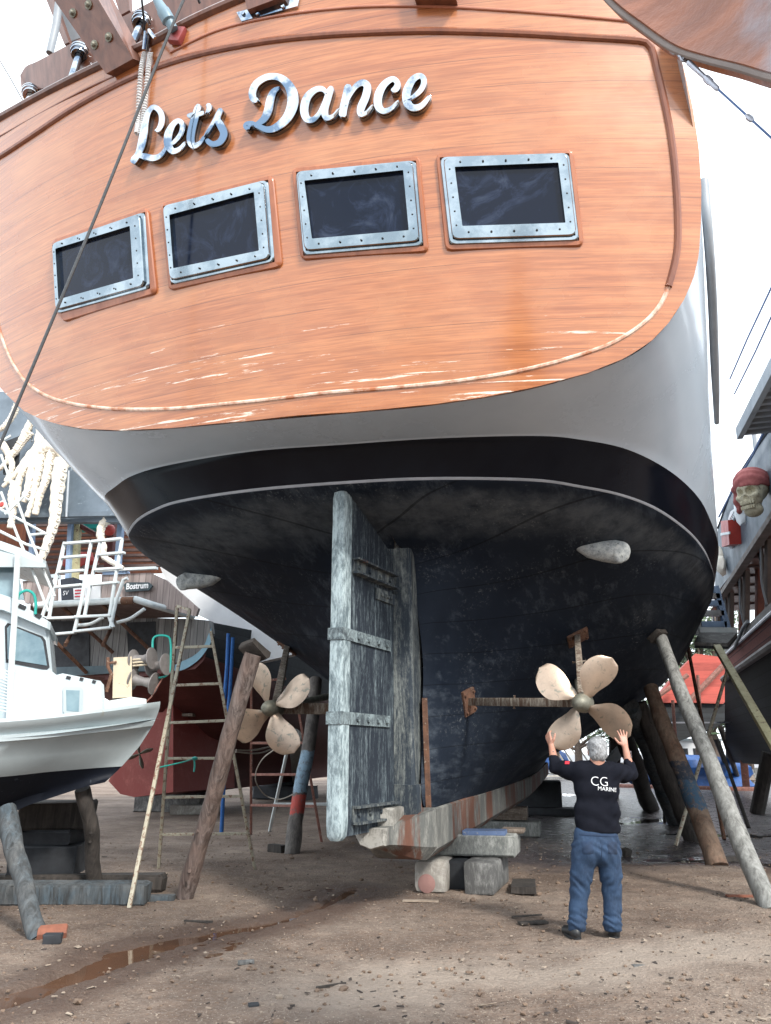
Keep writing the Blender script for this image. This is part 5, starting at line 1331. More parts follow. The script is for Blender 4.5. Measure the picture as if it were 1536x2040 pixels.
# deckhouse and wheelhouse: side face lies in a vertical plane parallel to the keel
HP = BOW+AXD*1.2+PRT*.36
def H_(u, v): return plane(u, v, HP, PRT)
def slab(px, depth, mats, name, parent, off=0.0, bev=True):
    mb = MB(); A = [H_(*q)+PRT*off for q in px]; ins = -PRT*depth
    if bev:
        c = sum(A, Vector())/len(A); A2 = [a+(c-a).normalized()*.035+PRT*.0-PRT*0 for a in A]; A1 = [a-PRT*.035 for a in A]
        mb.grid([A2, A1, [a+ins for a in A1]], closeu=True)
        mb.f.append(tuple(range(len(A)))); mb.m.append(0); k = len(mb.v)-len(A); mb.f.append(tuple(k+i for i in range(len(A)))); mb.m.append(0)
    else: mb.poly_slab(A, ins)
    return mb.build(name, mats, parent, smooth=30)
dh = slab([(-160, 1480), (-160, 1335), (100, 1334), (112, 1344), (125, 1341), (200, 1356), (207, 1364), (212, 1452), (150, 1462)], 1.0, M['gelcoat'], 'deckhouse', fb)
mb = MB(); mb.poly_slab([H_(*q)+PRT*.03 for q in ((126, 1372), (130, 1367), (160, 1369), (165, 1374), (163, 1422), (159, 1426), (130, 1423), (126, 1418))], -PRT*.02); wf = mb.build('window', M['gelcoat_dirty'], fb)
mb = MB(); mb.poly_slab([H_(*q)+PRT*.035 for q in ((132, 1375), (159, 1376), (157, 1418), (133, 1416))], -PRT*.01); mb.build('pane', M['winblue'], wf)
wh = slab([(-160, 1345), (-160, 1195), (0, 1202), (95, 1245), (103, 1336)], 1.0, M['gelcoat'], 'wheelhouse', fb, -.08)
mb = MB(); ro = [(8, 1246), (14, 1239), (84, 1266), (90, 1274), (98, 1328), (92, 1334), (10, 1318)]
mb.poly_slab([H_(*q)-PRT*.07 for q in ro], -PRT*.01); wf = mb.build('window', M['block_dark'], fb)
mb = MB(); mb.poly_slab([H_(*q)-PRT*.062 for q in ((13, 1250), (18, 1244), (80, 1269), (85, 1277), (93, 1325), (14, 1312))], -PRT*.008); mb.build('pane', M['winblue'], wf)
for pts in ([(20, 1250), (40, 1258), (34, 1310), (20, 1308)],):
    pass
slab([(-160, 1186), (0, 1183), (22, 1190), (60, 1214), (101, 1240), (100, 1255), (60, 1238), (0, 1214), (-160, 1212)], 1.5, M['gelcoat'], 'wheelhouse_roof', fb, .03)
for (a, b) in (((38, 1207), (52, 1213)), ((72, 1225), (82, 1231))):
    mb = MB(); mb.beam(H_(*a)+PRT*.035, H_(*b)+PRT*.035, .015, .05); mb.build('vent_slot', M['block_dark'], fb)
for (a, b) in (((132, 1349), (141, 1351)), ((159, 1352), (166, 1354)), ((184, 1357), (191, 1359))):
    mb = MB(); mb.beam(H_(*a)+PRT*.008, H_(*b)+PRT*.008, .012, .035); mb.build('rail_slot', M['block_dark'], fb)
# upper canopy with blue screen
slab([(-160, 1030), (0, 1076), (45, 1092), (92, 1117), (90, 1124), (40, 1108), (0, 1098), (-160, 1062)], 1.5, M['gelcoat'], 'canopy', fb, .0)
slab([(-160, 1062), (0, 1098), (38, 1108), (92, 1124), (92, 1131), (36, 1130), (-160, 1130)], .04, M['gelcoat_dirty'], 'canopy_skirt', fb, .02, False)
slab([(-160, 1118), (0, 1118), (30, 1119), (46, 1190), (-160, 1192)], .03, M['winblue'], 'blue_screen', fb, -.15, False)
slab([(-160, 1188), (0, 1186), (32, 1186), (34, 1206), (-160, 1210)], .05, M['plank'], 'timber_coaming', fb, -.12, False)
# white pole and tubes
def tubeP(pts, r, mat, name, off=0.1, parent=fb, n=8):
    mb = MB(); mb.tube([H_(u, v)+PRT*off for u, v in pts], r, n); return mb.build(name, mat, parent)
tubeP([(38, 1100), (30, 1250), (24, 1350), (21, 1435)], .035, M['whitesteel'], 'white_pole', .12)
for pts in ([(0, 975), (32, 1060), (70, 1150), (95, 1215)], [(0, 900), (30, 985), (60, 1070)], [(-20, 1000), (40, 1032), (92, 1060)], [(-20, 1045), (50, 1080), (90, 1092)], [(60, 1068), (84, 1130), (108, 1185)], [(8, 1020), (45, 985), (58, 992)], [(-10, 880), (20, 862)], [(92, 1058), (55, 1062)]):
    tubeP(pts, .017, M['whitesteel'], 'canopy_tube', -.1)
mb = MB(); mb.tube(spline([H_(u, v)+PRT*.05 for u, v in ((36, 1195), (40, 1184), (55, 1178), (68, 1186), (72, 1205), (71, 1225))], 24), .017, 8); mb.build('hose', M['teal'], fb)
mb = MB(); path = [H_(u, v)+PRT*.10 for u, v in ((0, 1332), (20, 1334))]
for k in range(14):
    f = k/13; mb.tube([H_(0, 1332+f*84)+PRT*.13, H_(22, 1342+f*78)+PRT*.13], .006, 5)
mb.build('rope_netting', M['whitesteel'], fb)
# cream net hauler on the foredeck
nh = thing('net_hauler', 'cream net hauler with steel discs on the bow of the fishing boat', 'net hauler', BOW+AXD*.8+Vector((0, 0, -.1)))
def N_(u, v, o=0): return plane(u, v, BOW+AXD*.55+PRT*.1, PRT)+PRT*o
mb = MB(); A = [N_(*q, .12) for q in ((226, 1312), (262, 1310), (262, 1390), (224, 1392))]; mb.poly_slab(A, -PRT*.35); mb.build('motor_box', M['netcream'], nh, smooth=0)
mb = MB(); A = [N_(*q, .16) for q in ((214, 1398), (262, 1390), (290, 1394), (292, 1418), (212, 1420))]; mb.poly_slab(A, -PRT*.4); mb.build('base_plate', M['whitesteel'], nh, smooth=0)
for (u0, v0, u1, v1) in ((266, 1316, 302, 1314), (264, 1354, 306, 1364), (300, 1328, 330, 1326)):
    a, b = N_(u0, v0, .02), N_(u1, v1, .16); ax = (b-a).normalized(); l = (b-a).length
    mb = MB(); mb.lathe([(0, -.005), (.135, 0), (.135, .012), (.07, .03), (.05, l*.5), (.07, l-.03), (.135, l-.012), (.135, l), (.03, l+.005), (0, l+.01)], a, ax, 24); mb.build('reel', M['disc'], nh, smooth=30)
mb = MB()
for d in (-.03, .0, .03): mb.tube([N_(264, 1322+d*200, .1), N_(300, 1320+d*200, .15)], .012, 6)
mb.build('winding_bars', M['netcream'], nh)
mb = MB(); mb.tube(spline([N_(u, v, .1) for u, v in ((303, 1296), (304, 1276), (312, 1269), (330, 1269), (338, 1278), (339, 1310), (336, 1340), (325, 1350), (310, 1351))], 40), .014, 8); mb.build('guard_hoop', M['teal'], nh)
mb = MB(); mb.tube([N_(u, v, .1) for u, v in ((323, 1352), (300, 1390), (285, 1404))], .01, 6); mb.build('control_lever', M['ruststeel'], nh)
mb = MB(); mb.tube([N_(u, v, .14) for u, v in ((215, 1312), (215, 1330), (222, 1345), (212, 1380))], .022, 6); mb.tube([N_(214, 1324, .14), N_(232, 1321, .14)], .016, 6); mb.build('hand_crank', M['rust'], nh)
# props and blocks of the fishing boat
G2 = 'props and blocks under the small fishing boat'
log('timber_prop', 'thick grey log with blue smears under the near side of the fishing boat', gz(76, 1868), plane(8, 1612, BOW+PRT*.9, PRT), .088, .10, M['log_bluegrey'], 12.1, G2)
log('timber_prop', 'dark log under the bow of the fishing boat', gz(196, 1780), atY(163, 1572, 9.9), .088, .09, M['log_dark'], 13.3, G2)
def wb(label, u, v, size, rz_, mat, z=0, name='keel_block'):
    g = gz(u, v); mb = MB(); mb.box((0, 0, size[2]/2), size, None, .03, .02); o = mb.build(name, mat); o.location = (g.x, g.y, z); o.rotation_euler = (0, 0, rz_); return tag(o, label, 'block', G2)
wb('long blue-black sleeper lying in front of the fishing boat blocks', 60, 1800, (2.7, .28, .22), -.03, M['log_bluegrey'], 0, 'sleeper')
wb('second dark sleeper behind the blue-black one', 120, 1776, (2.6, .25, .2), -.03, M['log_dark'], 0, 'sleeper')
wb('lower black block of the stack under the fishing boat', 90, 1770, (.85, .6, .32), .1, M['block_dark'], .2)
wb('middle black block of the stack under the fishing boat', 92, 1768, (.72, .5, .18), -.1, M['block_dark'], .52)
wb('broken black top block of the stack under the fishing boat', 98, 1766, (.88, .5, .34), .15, M['log_dark'], .70)
# ================================================================ big themed excursion ship behind, at the left (starboard quarter and stern towards us)
LM = Matrix.Translation(atY(240, 1500, 20.5)-Vector((0, 0, HC))) @ Matrix.Rotation(-BPHI, 4, 'Z')
LMI = LM.inverted(); LO = LM.translation.copy()
ls = thing('excursion_ship', 'dark pirate-style wooden ship with grey plank stern and maroon bottom behind the fishing boat', 'ship', LO, -BPHI)
NS = (Matrix.Rotation(-BPHI, 3, 'Z') @ Vector((0, -1, 0))); RS_ = (Matrix.Rotation(-BPHI, 3, 'Z') @ Vector((1, 0, 0)))
def S_(u, v, n=0.0): return plane(u, v, LO-NS*n, NS)       # stern-parallel plane n metres forward of the stern
def sl(px, n, depth, mat, name, parent=ls, smooth=30):
    mb = MB(); mb.poly_slab([S_(u, v, n) for u, v in px], -NS*depth); return mb.build(name, mat, parent, smooth=smooth)
# hull below the plank stern: frames in local coordinates (x across, y forward)
def ll(p): return LMI @ p
tr = ll(S_(412, 1280)); tb = ll(S_(300, 1345)); kl = ll(S_(258, 1588, 1.2))
hw = tr.x
fr = []
zk = kl.z; cx = kl.x+.1
for (y, w1, w2, w3, w4, zt, z1, z2, z3, zkk) in ((.05, hw, hw*.98, hw*.86, .55, 4.9, 4.0, 3.70, 3.55, 3.5), (1.3, hw+.12, hw+.05, hw*.86, .5, 4.95, 3.9, 3.3, 3.05, 2.9), (2.6, hw+.2, hw+.1, hw*.82, .42, 5.0, 3.8, 2.9, 2.35, 2.0), (3.6, hw+.25, hw+.15, hw*.78, .36, 5.0, 3.7, 2.6, 1.75, zk), (6, hw+.3, hw+.2, hw*.8, .36, 5.0, 3.6, 2.2, 1.4, zk), (12, hw+.35, hw+.25, hw*.8, .4, 5.0, 3.5, 2.0, 1.25, zk+.1), (20, hw+.2, hw, hw*.7, .3, 5.2, 3.6, 2.2, 1.4, zk+.3), (28, .2, .2, .15, .1, 6.4, 4.4, 3.0, 2.2, zk+1.2)):
    half = [(w1, zt), (w2+.06, (zt+z1)/2), (w2, z1), (w2*.97, z1*.6+z2*.4), (w3, z2), (w3*.55, z2*.45+z3*.55), (w4, z3), (w4*.9, (z3+zkk)/2), (w4*.9, zkk)]
    fr.append([Vector((cx*.0+x+(0 if i < 5 else cx*(i-4)/4), y, z)) for i, (x, z) in enumerate(half)]+[Vector((-x+(0 if i < 5 else cx*(i-4)/4), y, z)) for i, (x, z) in list(enumerate(half))[::-1]])
fr2 = [[cr([f[j] for f in fr], (len(fr)-1)*k/49) for j in range(len(fr[0]))] for k in range(50)]
mb = MB(); nj = len(fr2[0])
for j in range(nj-1):
    jj = min(j, nj-2-j); mb.mi = 1 if jj < 2 else 0
    mb.grid([[f[j] for f in fr2], [f[j+1] for f in fr2]])
mb.mi = 0; mb.grid([fr2[0][:nj//2], fr2[0][nj//2:][::-1]])
mb.build('hull', [M['maroon'], M['blackplanks']], ls, world=False, smooth=50)
mb = MB(); e0, e1 = ll(S_(222, 1548, 1.0)), ll(S_(300, 1590, 1.0))
mb.poly_slab([ll(S_(u, v, 1.6)) for u, v in ((216, 1556), (230, 1530), (250, 1475), (262, 1390), (345, 1390), (345, 1578), (268, 1588), (240, 1582))], Vector((.3, 3.0, 0)))
mb.build('keel_heel', M['brightred'], ls, world=False)
# plank stern with round corner
sp_ = sl([(40, 1234), (160, 1232), (300, 1231), (386, 1233), (416, 1236), (419, 1262), (408, 1286), (392, 1302), (368, 1316), (330, 1324), (300, 1332), (180, 1340), (90, 1346), (40, 1350)], 0, .25, M['greyplanks'], 'plank_stern')
sl([(95, 1238), (178, 1236), (178, 1330), (95, 1338)], -.03, .05, M['block_dark'], 'stern_shutter')
sl([(252, 1240), (309, 1238), (309, 1318), (256, 1322)], -.03, .05, M['block_dark'], 'stern_door')
mb = MB(); px = [(416, 1262), (405, 1288), (386, 1306), (362, 1318), (345, 1326)]; px2 = [(421, 1250), (421, 1276), (412, 1294), (394, 1316), (366, 1334), (345, 1336)]
mb.grid([spline([S_(u, v, -.02) for u, v in px], 20), spline([S_(u, v, -.02) for u, v in px2], 20), spline([S_(u, v, .5) for u, v in px2], 20)]); mb.build('blue_transom_edge', M['winblue'] if False else simple('pale_blue_paint', (.22, .40, .50), (.16, .31, .40), 3, .5), ls)
sl([(90, 1330), (215, 1326), (300, 1322), (300, 1336), (90, 1350)], -.06, .12, M['bluealu'] if False else simple('dull_teal_rubbing_strake', (.10, .15, .17), (.07, .10, .12), 3, .7), 'rubbing_strake')
# projecting after-platform with pipe rim, struts below
PN = -1.6
mb = MB(); top = [S_(70, 1206, PN), S_(240, 1196, PN), S_(270, 1194, PN), S_(300, 1204, PN+.2), S_(385, 1228, 0)]
mb.tube(top, .085, 12); mb.build('platform_rim', M['whitesteel'], ls)
mb = MB(); mb.tube([S_(244, 1197, PN-.02), S_(268, 1196, PN-.02)], .10, 12); mb.build('rusty_sleeve', M['rust'], ls)
mb = MB(); mb.poly_slab([S_(60, 1207, PN), S_(270, 1197, PN), S_(300, 1206, PN+.2), S_(384, 1230, -.02), S_(60, 1236, -.02)], Vector((0, 0, .08))); mb.build('platform_deck', M['slat'], ls, smooth=0)
for (a, b) in (((125, 1210), (225, 1300)), ((205, 1205), (302, 1298)), ((100, 1268), (172, 1340)), ((130, 1285), (142, 1262)), ((205, 1285), (220, 1255))):
    mb = MB(); mb.tube([S_(*a, PN*.9), S_(*b, -.1)], .05, 8); mb.build('platform_strut', M['rust'], ls)
mb = MB(); mb.tube(spline([S_(150, 1246, PN), S_(180, 1243, PN), S_(205, 1230, PN)], 12), .045, 8); mb.tube(spline([S_(234, 1240, PN), S_(260, 1232, PN), S_(288, 1213, PN)], 12), .045, 8); mb.build('bent_pipe', M['whitesteel'], ls)
# plank bulwark panels, sign, objects on the platform
sl([(202, 1145), (300, 1141), (330, 1155), (395, 1212), (390, 1228), (300, 1204), (270, 1193), (202, 1196)], -1.0, .1, M['pinkplanks'], 'plank_bulwark')
sl([(204, 1138), (250, 1136), (250, 1143), (204, 1145)], -1.05, .2, M['bluealu'], 'bulwark_cap')
sl([(44, 1158), (112, 1150), (112, 1196), (50, 1202)], -1.0, .1, M['pinkplanks'], 'plank_bulwark')
sl([(44, 1152), (112, 1143), (112, 1150), (44, 1158)], -1.05, .2, M['gelcoat'], 'bulwark_cap')
sl([(190, 1133), (310, 1128), (310, 1133), (190, 1139)], -1.1, .12, M['whitesteel'], 'white_rail')
sl([(120, 1154), (146, 1150), (146, 1196), (122, 1198)], -1.05, .4, simple('black_box_paint', (.02, .025, .04), (.015, .02, .03), 4, .6), 'black_box')
sl([(146, 1172), (172, 1170), (172, 1192), (147, 1194)], -1.12, .02, M['whitewall'], 'notice')
for yy in (1175, 1181, 1187): sl([(149, yy), (160 if yy == 1181 else 168, yy-.8), (160 if yy == 1181 else 168, yy+1.6), (149, yy+2.6)], -1.135, .01, M['patch'], 'notice_line')
sl([(172, 1166), (200, 1164), (200, 1194), (173, 1195)], -1.0, .3, M['whitewall'], 'white_locker')
def letters_on(txt, a, b, n, mat, parent, name, bold=.0, h=1.0, sp=1.0):
    A, B = S_(*a, n), S_(*b, n); vs, fs, x0, x1 = wtext(txt, 1.0, None, None, None, None, None, None, name, bold, sp)
    ri = (B-A)/(x1-x0); up = Vector((0, 0, 1))*ri.length*h
    mb = MB(); mb.v = [A+ri*(v.x-x0)+up*v.y for v in vs]; mb.f = [tuple(f) for f in fs]; mb.m = [0]*len(fs); return mb.build(name, mat, parent, smooth=0)
letters_on('SV', (125, 1186), (136, 1185), -1.08, M['print'], ls, 'box_letters')
sg = sl([(246, 1165), (252, 1160), (296, 1160), (304, 1167), (296, 1176), (250, 1179)], -1.12, .05, simple('dark_sign_board', (.05, .075, .085), (.035, .05, .06), 5, .6), 'name_sign')
letters_on('Bostrum', (251, 1174), (295, 1171), -1.135, M['print'], sg, 'sign_letters', .03, 1.15)
# open deck under the awning: posts, slatted roof and dark interior
sl([(-900, 1045), (420, 1030), (420, 1140), (-900, 1160)], 3.0, .1, M['dwood'], 'cabin_back_wall')
for k in range(9):
    v0 = 1042+k*10.5; mb = MB(); mb.beam(S_(60, v0+6, 2.6-k*.28), S_(330, v0, 2.6-k*.28), .12, .07); mb.build('roof_slat', M['slat'], ls)
for (u, w_, m_, n_) in ((136, 4, 'bluealu', -1.0), (148, 7, 'yellowsteel', -.9), (236, 5, 'bluealu', -.9), (218, 7, 'maroon', 0), (56, 6, 'maroon', -.5), (60, 3, 'bluealu', -.95)):
    sl([(u-w_+3, 1036), (u+w_+3, 1036), (u+w_-5, 1196 if u < 200 else 1142), (u-w_-5, 1196 if u < 200 else 1142)], n_, .12, M[m_], 'deck_post')
mb = MB(); mb.tube([S_(150, 1042, -.8), S_(190, 1065, -.8)], .07, 8); mb.build('red_beam', M['maroon'], ls)
mb = MB(); mb.blob(S_(218, 1056, -.6), (.16, .16, .16), 1, .1, 2); mb.build('red_buoy', M['lifered'], ls)
mb = MB(); mb.blob(S_(160, 1120, .5), (.5, .3, .3), 3, .4, 2); mb.build('red_cloth', M['lifered'], ls); mb = MB(); mb.blob(S_(183, 1048, .5), (.4, .2, .2), 4, .4, 2); mb.build('green_cloth', M['teal'], ls)
# upper deck: dark panelled bulwark that leans back, with cream tentacle sculptures crawling over it
pn = [(-40, 800), (60, 790), (60, 800), (240, 1000), (240, 1030), (100, 1040), (-40, 1048)]
mb = MB(); rowsP = []
for j in range(9):
    f = j/8; rowsP.append([S_(-900+(310+900)*i/14, 1040-260*f, -1.5+.8*f+.05*math.sin(i*1.7+j)) for i in range(15)])
mb.grid(rowsP); mb.grid([[p-NS*.2 for p in r] for r in rowsP]); mb.grid([rowsP[0], [p-NS*.2 for p in rowsP[0]]]); mb.build('dark_panel', M['darkpanel'], ls)
mb = MB(); mb.beam(S_(-900, 1048, -1.6), S_(320, 1022, -1.6), .12, .12); mb.build('panel_ledge', M['darkpanel'], ls)
for (u0, v0, u1, v1) in ((137, 938, 132, 1030), (60, 800, 64, 880)):
    mb = MB(); mb.rod(S_(u0, v0, -1.72), S_(u1, v1, -1.72), .03); mb.build('panel_rib', M['greypaint'], ls)
sl([(8, 880), (40, 868), (34, 940), (6, 945)], -1.75, .05, M['block_dark'], 'gun_port')
tent = [([(125, 915), (116, 960), (112, 1000), (108, 1040), (98, 1072), (84, 1110), (70, 1140)], 15, 6), ([(88, 800), (84, 850), (74, 895), (52, 930), (38, 960), (34, 1010)], 13, 5), ([(100, 870), (86, 905), (74, 950), (66, 990), (54, 1030)], 10, 5), ([(70, 830), (54, 855), (36, 890), (10, 925), (-10, 940)], 9, 4), ([(110, 830), (92, 870), (60, 905), (30, 945), (6, 970)], 9, 4), ([(30, 960), (24, 990), (26, 1020), (20, 1052)], 9, 6),
        ([(214, 1036), (203, 1048), (200, 1068), (206, 1090), (207, 1108), (226, 1122), (245, 1132)], 9, 4), ([(36, 805), (24, 830), (8, 850), (-10, 860)], 8, 5), ([(0, 880), (14, 900), (24, 930), (12, 960)], 8, 5), ([(128, 900), (104, 890), (84, 900), (66, 930), (56, 975), (46, 1000)], 14, 7), ([(60, 860), (44, 880), (30, 900), (14, 915)], 10, 6), ([(118, 880), (100, 915), (92, 955), (80, 985), (70, 1025)], 11, 6)]
TG = 'cream tentacle sculptures on the pirate-style ship'
tl = ['thickest cream tentacle hanging down below the dark panel', 'long cream tentacle bending left halfway down the dark panel', 'slim cream tentacle between the two longest ones', 'cream tentacle reaching left to the picture edge above the gun port', 'cream tentacle crossing behind the steel tubes', 'short cream tentacle low on the dark panel beside the red disc', 'cream tentacle curling over the rail beside the yacht hull', 'topmost short cream tentacle at the left edge', 'curled cream tentacle at the left edge of the dark panel', 'knotted bundle-like cream tentacle in the middle of the dark panel', 'stubby cream tentacle just under the topmost one', 'cream tentacle left of the thickest one, ending above the white roof']
for (pts, r0, r1), lab in zip(tent, tl):
    c = spline([S_(u, v, -1.85 if u < 190 else -1.4) for u, v in pts], 36); k = 20/1534
    root = thing('tentacle_sculpture', lab, 'sculpture', c[-1], 0, TG)
    mb = MB(); mb.tube(c, [(r0+(r1-r0)*i/35)*k*(1+.10*math.sin(i*1.9)) for i in range(36)], 12, True, .16, pts[0][0]*.07); mb.build('arm', M['bone'], root, smooth=60)
    mb = MB()
    for i in range(3, 34, 2):
        d = (c[i+1]-c[i-1]).cross(NS).normalized(); rr_ = (r0+(r1-r0)*i/35)*k
        mb.lathe([(rr_*.30, 0), (rr_*.42, rr_*.15), (rr_*.30, rr_*.28), (rr_*.15, rr_*.15)], c[i]-d*rr_*.88+NS*rr_*.3, (-d+NS*.35).normalized(), 8)
    mb.build('sucker', M['bone'], root); root.children[-1]['kind'] = 'stuff'
mb = MB(); p = S_(6, 1006, -1.95); mb.lathe([(0, .05), (.10, .05), (.12, .03), (.12, 0)], p, NS, 18); mb.mi = 1; mb.lathe([(0, .075), (.06, .07), (.075, .052)], p, NS, 18)
mb.build('red_disc', [M['bone'], M['lifered']], ls)
# pair of white boarding ladders hanging over the stern platform
LG = 'white steel boarding ladders on the pirate-style ship'
def steps(label, rails, cross):
    a = S_(*rails[0][-1], PN-.5); root = thing('boarding_ladder', label, 'ladder', a, 0, LG)
    for r_ in rails:
        mb = MB(); mb.tube([S_(u, v, n) for u, v, n in [(q[0], q[1], PN-.35) for q in r_]], .045, 10); mb.build('rail', M['whitesteel'], root)
    for (a, b) in cross:
        mb = MB(); mb.beam(S_(*a, PN-.36), S_(*b, PN-.36), .12, .06, .01); mb.build('tread', M['whitesteel'], root)
steps('left one of two white boarding ladders, beside the cream fishing-boat roof', [[(182, 1080), (176, 1110), (162, 1200), (148, 1258)], [(128, 1082), (108, 1170), (98, 1230)], [(100, 1232), (84, 1228), (120, 1125), (129, 1080)]], [((128, 1083), (181, 1079)), ((124, 1111), (174, 1107)), ((117, 1140), (168, 1136)), ((112, 1170), (164, 1165)), ((95, 1232), (150, 1230)), ((92, 1265), (150, 1260))])
steps('right one of two white boarding ladders, nearer to the dark name sign', [[(243, 1075), (226, 1175), (218, 1230), (226, 1250)], [(200, 1079), (180, 1165), (168, 1230)], [(254, 1152), (246, 1155), (232, 1195), (220, 1250)]], [((184, 1079), (243, 1073)), ((197, 1105), (248, 1101)), ((190, 1135), (242, 1132)), ((183, 1165), (236, 1160)), ((150, 1229), (222, 1226)), ((150, 1258), (222, 1250))])
mb = MB(); pr_ = S_(278, 1502, 1.0)
for a in (20, 110, 200, 290):
    c = pr_+(RS_*math.cos(R(a))+Vector((0, 0, 1))*math.sin(R(a)))*.28; mb.tube([pr_, pr_.lerp(c, .5), c, c+(c-pr_)*.4], [.04, .12, .16, .06], 10, ell=.3)
mb.build('propeller', M['hub'], ls)
G3 = 'blocks under the red ship'
def blk(label, u, v, size, mat, z=0):
    g = gz(u, v); mb = MB(); mb.box((0, 0, size[2]/2), size, None, .05, .04); o = mb.build('keel_block', mat); o.location = (g.x, g.y, z); o.rotation_euler = (0, 0, -BPHI); return tag(o, label, 'block', G3)
blk('wide grey block under the keel of the red ship', 352, 1616, (2.2, 1.2, .5), M['block_grey'])
blk('dark upper block under the keel of the red ship', 350, 1614, (1.6, 1.0, .3), M['plank'], .5)
blk('black tyre-like block under the red ship behind the trestle', 568, 1592, (2.2, 1.2, .5), M['block_dark'])
blk('upper black block under the red ship behind the trestle', 566, 1590, (1.6, .9, .5), M['block_dark'], .5)
mb = MB(); mb.beam(S_(366, 1424, 2), S_(432, 1432, 5), .5, .08); tag(mb.build('staging_plank', M['plank']), 'pale staging plank against the maroon hull behind the trestle', 'plank')

sl([(318, 1128), (440, 1120), (600, 1300), (470, 1330), (419, 1300), (417, 1236), (396, 1226), (330, 1156)], 2.2, .3, M['whitewall'], 'white_side_panel')
# ================================================================ themed ship at the right, its port side towards us (parallel to the yacht)
TR = 6.6
BN = BM.to_3x3() @ Vector((1, 0, 0)); P_T = BM @ Vector((TR, 0, 0))
rs = thing('excursion_ship', 'dark wooden ship with a skull and red posts at the right edge', 'ship', BM @ Vector((TR+2.5, 18, 0)), -BPHI)
def Q(u, v, o=0.0): return plane(u, v, P_T+BN*o, BN)
def rsl(px, o, depth, mat, name, parent=rs, smooth=30):
    mb = MB(); mb.poly_slab([Q(u, v, o) for u, v in px], BN*depth); return mb.build(name, mat, parent, smooth=smooth)
def far(u, v, k=1.6): return (768+(u-768), v)
VPu, VPv = 1229, 1501
def ln(u, v, k): return (VPu+(u-VPu)*k, VPv+(v-VPv)*k)      # slide a point along its fore-and-aft line
# hull: red band, black below, tapering inwards to the keel
rows_ = []
for k in (.70, .8, 1.0, 1.25, 1.6, 2.2):
    g0, g1, b1, w1 = Q(*ln(1536, 1200, k)), Q(*ln(1536, 1225, k)), Q(*ln(1536, 1290, k), .15), Q(*ln(1536, 1400, k), .8)
    k1 = Q(*ln(1536, 1500, k), 2.0)
    rows_.append([g0, g1, b1, w1, Vector((k1.x, k1.y, 1.2))+BN*.0])
rows_ = [[cr([r[j] for r in rows_], 5*i/29) for j in range(5)] for i in range(30)]
for j, (nm, mt) in enumerate((('gunwale_plank', 'brownbeam'), ('red_hull_band', 'redplanks_dull'), ('black_hull', 'blackplanks'), ('hull_bottom', 'blackplanks'))):
    mb = MB(); mb.grid([[r[j] for r in rows_], [r[j+1] for r in rows_]]); mb.grid([[r[j]+BN*.1 for r in rows_], [r[j+1]+BN*.1 for r in rows_]]); mb.build(nm, M[mt], rs)
mb = MB(); mb.tube([r[1]-BN*.03 for r in rows_], .05, 8); mb.build('gunwale_rail', M['stainless'], rs)
mb = MB(); mb.tube([r[2]-BN*.05 for r in rows_], .11, 8); mb.build('rubbing_strake', M['brownbeam'], rs)
mb = MB(); mb.tube([Q(1463, 1292, -.1), Q(1481, 1250, -.06), Q(1490, 1238, -.04)], .05, 8); mb.build('bent_rail', M['greypaint'], rs)
# fascia beam of the upper deck and slatted soffit
L0 = [(1426, 1163), (1426, 1177)]
rsl([ln(1536, 1018, .62), ln(1536, 1018, 1.6), ln(1536, 1033, 1.6), ln(1536, 1033, .62)], -.25, .2, M['brownbeam'], 'fascia_beam', smooth=0)
mb = MB(); mb.grid([[Q(*ln(1536, 1031, k), -.15) for k in (.6, 1, 1.6)], [Q(*ln(1536, 1031, k), 3.2)*1 if False else Q(*ln(1536, 1031, k), -.15)+BN*3.2 for k in (.6, 1, 1.6)]]); mb.build('soffit', M['dwood'], rs)
for k in np.linspace(.64, 1.5, 22):
    a = Q(*ln(1536, 1033, float(k)), -.1); mb = MB(); mb.beam(a-Vector((0, 0, .05)), a+BN*3.0-Vector((0, 0, .05)), .08, .08); mb.build('deck_beam', M['slat'], rs)
# inner cabin wall and posts with knees
mb = MB(); mb.grid([[Q(*ln(1536, 1030, k), 0)+BN*2.4 for k in (.6, 1.6)], [Q(*ln(1536, 1215, k), 0)+BN*2.4 for k in (.6, 1.6)]]); mb.build('cabin_wall', simple('dark_brown_cabin', (.05, .025, .02), (.03, .016, .013), 3, .7), rs)
for k in (.66, .74, .84, .985, 1.22, 1.5):
    t0, b0 = Q(*ln(1536, 1033, k), .12), Q(*ln(1536, 1205, k), .12)
    mb = MB(); mb.beam(t0, b0, .14, .14, .01, (0, 1, 0)); mb.build('deck_post', M['brownbeam'], rs)
    mb = MB(); h = (t0-b0).z
    fw = (BM.to_3x3() @ Vector((0, 1, 0)))
    for sgn in (-1, 1):
        kp = [b0+Vector((0, 0, h*.05)), b0+Vector((0, 0, h*.5))-fw*sgn*.02, b0+Vector((0, 0, h*.74))+fw*sgn*.13, b0+Vector((0, 0, h*.9))+fw*sgn*.42, t0+fw*sgn*.78]
        mb.tube(spline(kp, 14), .045, 8)
    mb.build('knee', M['brownbeam'], rs)
    mb = MB(); mb.beam(t0+BN*.35, b0+BN*.35+fw*.1, .20, .16, .01, (0, 1, 0)); mb.build('red_post', M['orangepost'], rs)
    mb = MB(); mb.tube(spline([t0-BN*.12+fw*.5, t0.lerp(b0, .35)-BN*.16+fw*.05, t0.lerp(b0, .7)-BN*.16-fw*.05, b0-BN*.1-fw*.35], 16), .028, 6); mb.build('grey_pipe', M['greypaint'], rs)
